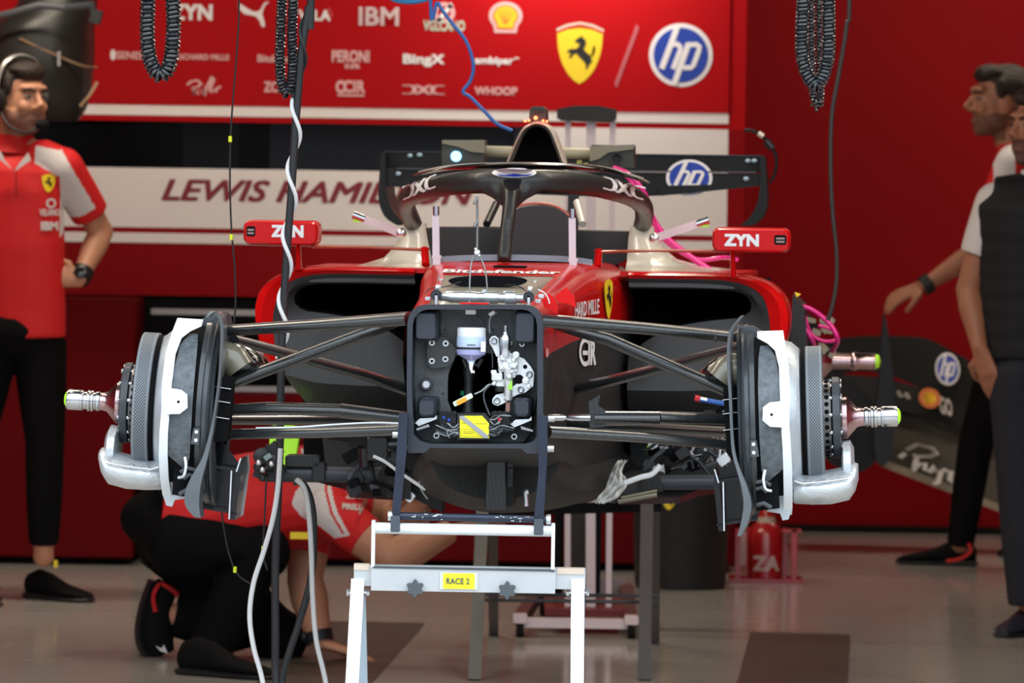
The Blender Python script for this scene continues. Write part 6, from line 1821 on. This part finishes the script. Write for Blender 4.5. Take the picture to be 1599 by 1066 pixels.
def build_person(lab, ground, J, skin, shirt_mats, shirt_col, trouser, k=1.0, facedir=(0, -1, 0), headup=(0, 0, 1), hands=(), stubble=None, sleeve=.8, quiff=0.0, wid=(.155, .165, .17), dep=(.62, .66, .66), neck=True, shirt_name='team_shirt', torso_wide=None, leg_r=(.088, .062, .050), ak=1.0, svox=.0052):
    t = thing('person', lab, 'person', ground)
    R = frame(facedir, headup); hc = J['head']; W_ = torso_wide if torso_wide is not None else (J['shL']-J['shR']).normalized()
    def T_(x, y, z): return hc+R @ V((x*k, y*k, z*k))
    def fill(b):
        head_fill(b, hc, R, k)
        b.tube([T_(0, -.02, -.04), (T_(0, -.02, -.09)+J['neck'])*.5, J['neck'], J['chest']], [.054*k, .054*k, .060*k, .07*k], 16)
        b.tube([J['chest'], J['pelvis']], [.10, .10], 16, wide=W_, ratio=1.2)
        for sd in ('L', 'R'):
            b.tube([J['neck'], J['sh'+sd]], [.05, .045], 14)
            b.tube([J['sh'+sd], J['sh'+sd].lerp(J['el'+sd], .5), J['el'+sd]], [.050*ak, .048*ak, .040*ak], 16)
            b.tube([J['el'+sd], J['el'+sd].lerp(J['wr'+sd], .3), J['wr'+sd].lerp(J['el'+sd], .15), J['wr'+sd]], [.040*ak, .043*ak, .029*ak, .026*ak], 16)
            b.ball(J['el'+sd], .041*ak)
            b.tube([J['pelvis'], J['hp'+sd], J['kn'+sd], J['an'+sd]], [.08, .07, .048, .034], 14); b.ball(J['an'+sd], .036)
        for h in hands: hand_fill(b, J['wr'+h[0]], h[1], h[2], h[3], h[4], k)
    def cf(p):
        if stubble:
            q = R.transposed() @ (p-hc)/k
            if q.z < -.036 and q.y > -.01 and q.z > -.125 and abs(q.x) < .075 and not (q.z > -.050 and abs(q.x) > .03 and q.y > .06 and q.z > -.046): return 1
        return 0
    body = blob('body', fill, .0065, skin, t, cf, 2, None, [stubble or STUB])
    face_parts(t, hc, R, k); hair_obj(t, hc, R, k, quiff)
    def fs(b):
        pe, ch, nk = J['pelvis'], J['chest'], J['neck']
        hem = J.get('hem', pe)
        b.tube([hem, pe.lerp(ch, .15), pe.lerp(ch, .6), ch, ch.lerp(nk, .45), ch.lerp(nk, .8)], [wid[0]*dep[0]*1.0, wid[0]*dep[0]*1.02, wid[1]*dep[1], wid[2]*dep[2], wid[2]*dep[2]*.92, wid[2]*.40], 24, wide=W_, ratio=[1/dep[0]]*2+[1/dep[1], 1/dep[2], 1.5, 1.4])
        for sd in ('L', 'R'):
            s_, e_ = J['sh'+sd], J['el'+sd]
            b.tube([ch.lerp(nk, .62), s_.lerp(nk, .35), s_], [.070, .068, .066], 16); b.ball(s_, .070)
            b.tube([s_, s_.lerp(e_, .4), s_.lerp(e_, sleeve)], [.070, .068, .064], 18)
    sh = blob(shirt_name, fs, svox, shirt_mats[0], t, shirt_col, 6, None, list(shirt_mats[1:]))
    def ft(b):
        pe = J['pelvis']; w2 = wid[0]*.98
        top = J.get('waist', pe.lerp(J['chest'], .08))
        b.tube([top, pe], [w2*dep[0]*.93, w2*dep[0]], 22, wide=W_, ratio=1/dep[0]); b.ball(pe, (w2*.9, w2*.72, .10))
        for sd in ('L', 'R'):
            h_, kn, an = J['hp'+sd], J['kn'+sd], J['an'+sd]
            b.tube([pe.lerp(h_, .7), h_, h_.lerp(kn, .5), kn, kn.lerp(an, .45), an.lerp(kn, J.get('cuff', .10))], [leg_r[0]*1.05, leg_r[0]*1.05, leg_r[0]*.92, leg_r[1]*1.06, leg_r[1], leg_r[2]], 20); b.ball(kn, leg_r[1]*1.06)
    tr_ = blob('trousers', ft, .0085, trouser, t, None, 4)
    b = MB(); r_ = .066*k
    nd_ = (J['neck']-J['chest']).normalized(); cn = J['neck']+nd_*.005
    b.lathe([(-.03, r_*1.25), (.0, r_*1.02), (.028, r_*.98), (.030, r_*.92), (-.02, r_*.95)], cn, nd_, 28, cap=False); b.build('collar', shirt_mats[0], sh)
    return t, body, sh, tr_, R

# --- P1: man at left, hand on hip ------------------------------------------
Ya = 19.7
q = lambda x, y, dy=0: P(x, y, Ya+dy)
J = dict(head=q(33, 155, -.04), neck=q(22, 226), chest=q(18, 300), pelvis=q(28, 515), shL=q(98, 262, -.02), shR=q(-62, 262, .08), elL=q(158, 362, .10), wrL=q(124, 436, -.04), elR=q(-110, 370, .1), wrR=q(-70, 440, -.05),
         hpL=q(62, 540), hpR=q(-12, 540, .04), knL=q(70, 690, -.02), knR=q(-40, 690, .02), anL=q(68, 868, 0), anR=q(-62, 868, .05), hem=q(28, 528))
gz_ = G(60, 938)
xs_w = q(88, 300).x
def shirt1(p):
    # white shoulder and sleeve panel on the far (picture right) side; red cuff
    a = p.x-q(70, 230).x; zz_ = p.z-q(70, 230).z
    if p.x > q(58, 230).x:
        d = (p.x-q(58, 0).x)
        line = q(70, 262).z-.55*(p.x-q(70, 262).x)     # lower border of the panel on the chest
        if p.x < q(100, 0).x and p.z > line and p.z < q(70, 236).z+.02-.2*d: return 1
        if p.x >= q(100, 0).x:
            t_ = (J['shL']-J['elL']).normalized(); along = (J['shL']-p).dot((J['shL']-J['elL']).normalized())
            up = (p-J['shL']).dot(V((.8, 0, .6)))
            perp = (p-J['shL']) - (J['elL']-J['shL']).normalized()*((p-J['shL']).dot((J['elL']-J['shL']).normalized()))
            al = (p-J['shL']).dot((J['elL']-J['shL']).normalized())
            if al > .158: return 0
            if perp.dot(V((.83, 0, .55))) > .028: return 0
            return 1
    return 0
p1, b1, s1, t1, R1 = build_person('man in red team shirt with headset, hand on hip, standing at the left edge', V((gz_.x, gz_.y, 0)), J, SKIN, (SHIRTR, SHIRTW), shirt1, TROU, 1.0, (.66, -.75, -.04), (0, 0, 1),
    hands=(('L', V((-1, -.12, .12)), V((.1, 1, -.1)), -1, .55), ('R', V((.3, -.2, -1)), V((.5, 1, 0)), 1, .4)), stubble=mat('reddish_stubble', (.26, .12, .08), .7), sleeve=.72, wid=(.165, .175, .175), quiff=.012)
tv = bvh(s1)
g = lambda x0, x1, y0, y1, dy=-.4: (lambda u, v: P(x0+(x1-x0)*u, y1+(y0-y1)*v, Ya+dy))
wd = V((0, 1, 0))
decal(s1, 'shirt_shield', tv, poly2(SHIELD), g(54, 75, 270, 301), wd, YEL, .004); decal(s1, 'shirt_horse', tv, poly2([(.22+.6*u, .25+.58*v) for u, v in HORSE]), g(54, 75, 270, 301), wd, BLK, .007)
decal(s1, 'shirt_lettering', tv, textgeo('VELANO', .05), g(51, 81, 327, 338), wd, SHIRTW, .004); decal(s1, 'shirt_lettering', tv, textgeo('IBM', .06), g(53, 79, 347, 361), wd, SHIRTW, .004); decal(s1, 'shirt_mark', tv, ring2(16, .3, .5), g(61, 76, 310, 326), wd, SHIRTW, .004)
b = MB(); b.tube([P(25, 268, Ya-.16), P(25, 308, Ya-.16)], .002, 6); b.build('placket_seam', DKRED, s1)
# white collar wings
b = MB(); 
for x0, x1, yy in ((14, 0, 246), (18, 44, 250)):
    b.prism(PP([(x0+4, yy+18), (x0+(x1-x0)*.5, yy+4), (x1, yy-12), (x1+(4 if x1 > 10 else -4), yy)], Ya-.15), (0, .01, 0))
b.build('collar_wing', SHIRTW, s1, 0)
# headset
k1 = 1.0
def H1(x, y, z): return J['head']+R1 @ V((x*k1, y*k1, z*k1))
hs = thing('headset', 'black and silver radio headset worn by the man in red at the left', 'headset', J['head'])
b = MB(); b.tube(cr([H1(.088, -.01, .0), H1(.092, -.01, .06), H1(.06, -.01, .125), H1(0, -.01, .145), H1(-.06, -.01, .125), H1(-.092, -.01, .06), H1(-.088, -.01, 0)], 6), .006, 8, wide=R1 @ V((0, 1, 0)), ratio=2.0); b.build('head_band', mat('silver_band', (.45, .45, .42), .3, metal=.7), hs)
for s in (1, -1):
    b = MB(); b.lathe([(-.012, .001), (-.012, .030), (.0, .040), (.018, .040), (.024, .028), (.024, .001)], H1(.082*s, -.01, -.005), R1 @ V((s, 0, 0)), 24); b.build('ear_cup', BLK, hs)
b = MB(); b.tube(cr([H1(.09, .0, -.03), H1(.085, .05, -.085), H1(.05, .10, -.105), H1(.012, .122, -.085)], 6), .004, 8); b.build('boom', BLK, hs)
b = MB(); b.ball(H1(.004, .126, -.078), (.026, .018, .018), R1); b.build('microphone', BLKM, hs)
rebase(hs)
w1 = J['wrL'].lerp(J['elL'], .09); dw = (J['elL']-J['wrL']).normalized()
b = MB(); b.lathe([(-.020, .026), (-.020, .034), (.020, .037), (.020, .028)], w1, dw, 28, cap=False); wt = b.build('wrist_watch', BLK); tag(wt, 'chunky black watch on the wrist resting at the hip of the left man', 'watch')
b = MB(); b.lathe([(0, .019), (.008, .019), (.010, .015)], w1+V((0, -.034, .008)), (0, -1, .2), 20); b.build('watch_face', BLKG, wt)
SHOE = mat('black_knit_shoe', (.007, .007, .0075), .8, spec=.1); SOLE = mat('black_sole', (.015, .015, .016), .5)
shoe(p1, G(45, 933), G(140, 941), SHOE, SOLE); shoe(p1, G(-70, 933), G(-10, 948), SHOE, SOLE)
b = MB(); b.box(P(87, 880, Ya-.06), (.012, .01, .024)); b.build('yellow_shoe_tab', YEL, p1)
rebase(p1)

# --- P2: crouching mechanic ---------------------------------------------------
Yc = 17.45
q = lambda x, y, dy=0: P(x, y, Yc+dy)
J = dict(head=q(628, 772, .05), neck=q(560, 772, .02), chest=q(490, 772), pelvis=q(268, 810, 0), shL=q(515, 796, -.18), shR=q(486, 808, .10), elL=q(612, 872, -.24), wrL=q(705, 828, -.20), elR=q(476, 905, .06), wrR=q(500, 1004, .02),
         hpL=q(262, 838, .10), hpR=q(270, 842, -.10), knL=q(436, 995, .14), knR=q(408, 862, -.14), anL=q(276, 960, .10), anR=q(330, 1008, -.12), hem=q(258, 800, 0), waist=q(310, 792, 0), cuff=-.02)
PANEL = [(455, 787), (461, 768), (476, 752), (470, 700), (514, 700), (516, 752), (519, 772), (528, 802), (547, 836), (522, 840), (500, 822), (470, 806)]
LINE_ = [(506, 700), (509, 700), (511, 765), (520, 802), (539, 834), (535, 834), (516, 803), (507, 766)]
YOKE = [(478, 718), (500, 694), (560, 704), (552, 724)]
def shirt2(p):
    x, y = PX(p)
    if p.y < Yc+.02 and inside(x, y, PANEL) and not inside(x, y, LINE_): return 1
    if inside(x, y, YOKE): return 1
    return 0
p2, b2, s2, t2_, R2 = build_person('mechanic in red team shirt kneeling with one hand on the floor under the car', V((q(330, 1040).x, Yc, 0)), J, SKIN, (SHIRTR, SHIRTW), shirt2, TROU, 1.0, (.72, .1, -.68), (.6, 0, .75),
    hands=(('R', V((1, -.1, -.28)), V((-.25, 0, -1)), 1, .06), ('L', V((1, .1, .35)), V((.2, 0, -1)), -1, .4)), ak=1.32, svox=.0038, sleeve=.58, wid=(.175, .18, .185), dep=(.86, .86, .80), torso_wide=V((0, 1, 0)), leg_r=(.105, .082, .066))
tv = bvh(s2)
g2 = lambda x0, x1, y0, y1, sk=0: (lambda u, v: P(x0+(x1-x0)*u, y1+(y0-y1)*v+sk*u, Yc-.6))
decal(s2, 'sleeve_lettering', tv, textgeo('PIRELLI', .06), g2(529, 562, 796, 805, 3), wd, SHIRTW, .004); decal(s2, 'sleeve_lettering', tv, textgeo('ZCG', .05), g2(534, 558, 779, 789, 4), wd, SHIRTW, .004)
b = MB(); b.box(P(468, 836, Yc-.22), (.055, .006, .020)); b.build('yellow_hem_tag', YEL, s2)
b = MB(); b.lathe([(-.016, .034), (-.016, .042), (.016, .044), (.016, .037)], J['wrR'].lerp(J['elR'], .10), (J['elR']-J['wrR']), 24, cap=False); wt2 = b.build('wrist_watch', BLK); tag(wt2, 'black watch on the wrist planted on the floor mat', 'watch')
b = MB(); b.ball(J['wrR'].lerp(J['elR'], .10)+V((-.042, -.01, .0)), (.012, .018, .018)); b.build('watch_crown', BLK, wt2)
SHOER = mat('red_shoe_accent', (.55, .02, .02), .5)
so = shoe(p2, G(284, 1052)+V((0, -.12, 0))*0, G(428, 1062), SHOE, SOLE, .05, V((0, 0, 1)), .095)
for pts in ([(284, 1015), (300, 1030), (325, 1040)], [(300, 1008), (325, 1022), (348, 1045)]):
    b = MB(); b.tube(cr([P(x, y, Yc-.42+.30) for x, y in pts], 5), .006, 8); b.build('red_shoe_line', SHOER, so)
b = MB(); b.tube(cr([q(262, 912, .10), q(247, 940, .10), q(244, 975, .10), q(246, 1003, .10), q(252, 1022, .10)], 4), [.034+.018*math.sin(PI*i/16*.9) for i in range(17)], 18, wide=V((0, 1, 0)), ratio=.95); so = b.build('shoe', SHOE, p2)
b = MB(); b.tube(cr([q(238, 906, .10), q(224, 945, .10), q(217, 985, .10), q(222, 1012, .10), q(240, 1034, .10)], 4), [.014]*17, 12, wide=V((0, 1, 0)), ratio=3.2); b.build('sole', SOLE, so)
b = MB(); b.tube(cr([q(243, 955, .05), q(240, 930, .05), q(250, 912, .05), q(266, 918, .05), q(278, 928, .06)], 5), .013, 8, wide=V((1, 0, 0)), ratio=.6); b.build('red_heel_tab', SHOER, so)
b = MB(); b.prism([q(x, y, .045) for x, y in ((243, 1008), (252, 1012), (256, 1006), (262, 1020), (250, 1016))], (0, .004, 0)); b.build('shoe_mark', SHIRTW, so, 0)
rebase(p2)

# --- P3: walking man at right rear ----------------------------------------------
Yd = 22.0
q = lambda x, y, dy=0: P(x, y, Yd+dy)
J = dict(head=q(1560, 160), neck=q(1588, 236), chest=q(1600, 310), pelvis=q(1588, 520), shL=q(1580, 262, -.16), shR=q(1610, 262, .18), elL=q(1527, 392, -.20), wrL=q(1445, 445, -.22), elR=q(1625, 390, .2), wrR=q(1600, 470, .15),
         hpL=q(1574, 540, -.08), hpR=q(1590, 540, .08), knL=q(1524, 690, -.10), knR=q(1612, 690, .08), anL=q(1500, 848, -.08), anR=q(1648, 848, .10), cuff=-.03)
def shirt3(p):
    if p.z > q(0+1560, 290).z and p.x < q(1578, 250).x and p.x > q(1545, 250).x: return 1
    return 0
p3, b3, s3, t3, R3 = build_person('dark haired man in red team shirt walking left beside the right wall, arm reaching out', V((q(1560, 860).x, Yd, 0)), J, SKIN2, (SHIRTR, SHIRTW), shirt3, TROU, 1.12, (-1, -.22, 0), (0, 0, 1),
    hands=(('L', V((-.9, -.1, -.38)), V((.1, .5, -1)), 1, .35), ('R', V((-.4, 0, -1)), V((1, 0, 0)), 1, .4)), stubble=mat('shadow_beard', (.15, .065, .04), .7), sleeve=.62, quiff=.01)
w3 = J['wrL'].lerp(J['elL'], .02)
b = MB(); b.lathe([(-.018, .028), (-.018, .036), (.018, .038), (.018, .030)], w3, (J['elL']-J['wrL']), 24, cap=False); wt = b.build('wrist_watch', BLK); tag(wt, 'black watch on the outstretched arm of the walking man', 'watch')
shoe(p3, G(1521, 884), G(1402, 880), SHOE, SOLE); shoe(p3, G(1665, 872), G(1560, 868), SHOE, SOLE)
b = MB(); b.tube(cr([P(1512, 848, Yd-.13), P(1516, 860, Yd-.13), P(1500, 872, Yd-.14), P(1478, 876, Yd-.14)], 5), .007, 8); b.build('red_shoe_stripe', SHOER, p3)
rebase(p3)

# --- P4: man in quilted vest, cut by the right frame edge ---------------------------
Ye = 18.9
q = lambda x, y, dy=0: P(x, y, Ye+dy)
J = dict(head=q(1622, 202, -.02), neck=q(1628, 280), chest=q(1632, 350), pelvis=q(1625, 560), shL=q(1715, 312, .02), shR=q(1556, 318, .02), elR=q(1512, 452, .04), wrR=q(1530, 545, -.04), elL=q(1735, 450, .08), wrL=q(1700, 540, 0),
         hpR=q(1590, 580), hpL=q(1665, 580), knR=q(1596, 745), knL=q(1680, 745), anR=q(1606, 940), anL=q(1700, 940), cuff=-.02)
p4, b4, s4, t4, R4 = build_person('man in dark quilted vest and white shirt, hand in pocket, at the right edge', V((q(1620, 980).x, Ye, 0)), J, SKIN2, (SHIRTW, SHIRTW), lambda p: 0, NAVY, 1.04, (-.78, -.62, 0), (0, 0, 1),
    hands=(('R', V((.35, -.05, -1)), V((.6, .8, 0)), -1, .3), ('L', V((-.35, -.05, -1)), V((-.6, .8, 0)), 1, .3)), stubble=mat('shadow_beard2', (.11, .05, .035), .7), sleeve=.60, shirt_name='white_shirt', wid=(.165, .175, .175), leg_r=(.098, .078, .066))
def fv(b):
    pe, ch, nk = J['pelvis'], J['chest'], J['neck']; W_ = V((1, 0, 0))
    n = 34; pts, rr = [], []
    lo_, hi_ = pe+V((0, 0, .0)), nk+V((0, 0, -.015))
    for i in range(n):
        t = i/(n-1); p = lo_.lerp(hi_, t)
        base = lerp(.178, .205, min(1, t*1.3)) if t < .88 else lerp(.205, .14, (t-.88)/.12)
        pts.append(p); rr.append((base+.004*abs(math.sin(t*PI*9)))*.66)
    b.tube(pts, rr, 28, wide=W_, ratio=[1.52]*n)
    for sd in ('L', 'R'):
        b.tube([ch.lerp(nk, .5), J['sh'+sd].lerp(nk, -.02)], [.104, .088], 16)
ve = blob('quilted_vest', fv, .0075, VEST, p4, None, 2)
b = MB(); b.tube([P(1634, 300, Ye-.16), P(1630, 540, Ye-.135)], .004, 6); b.build('zip', BLKG, ve)
b = MB(); b.lathe([(-.01, .062), (.03, .066), (.035, .060)], J['neck'], V((0, 0, 1)), 24, cap=False); b.build('vest_collar', VEST, ve)
shoe(p4, G(1622, 984), G(1566, 996), mat('navy_shoe', (.015, .018, .035), .5), SOLE); shoe(p4, G(1700, 975), G(1668, 995), MATS['navy_shoe'], SOLE)
rebase(p4)
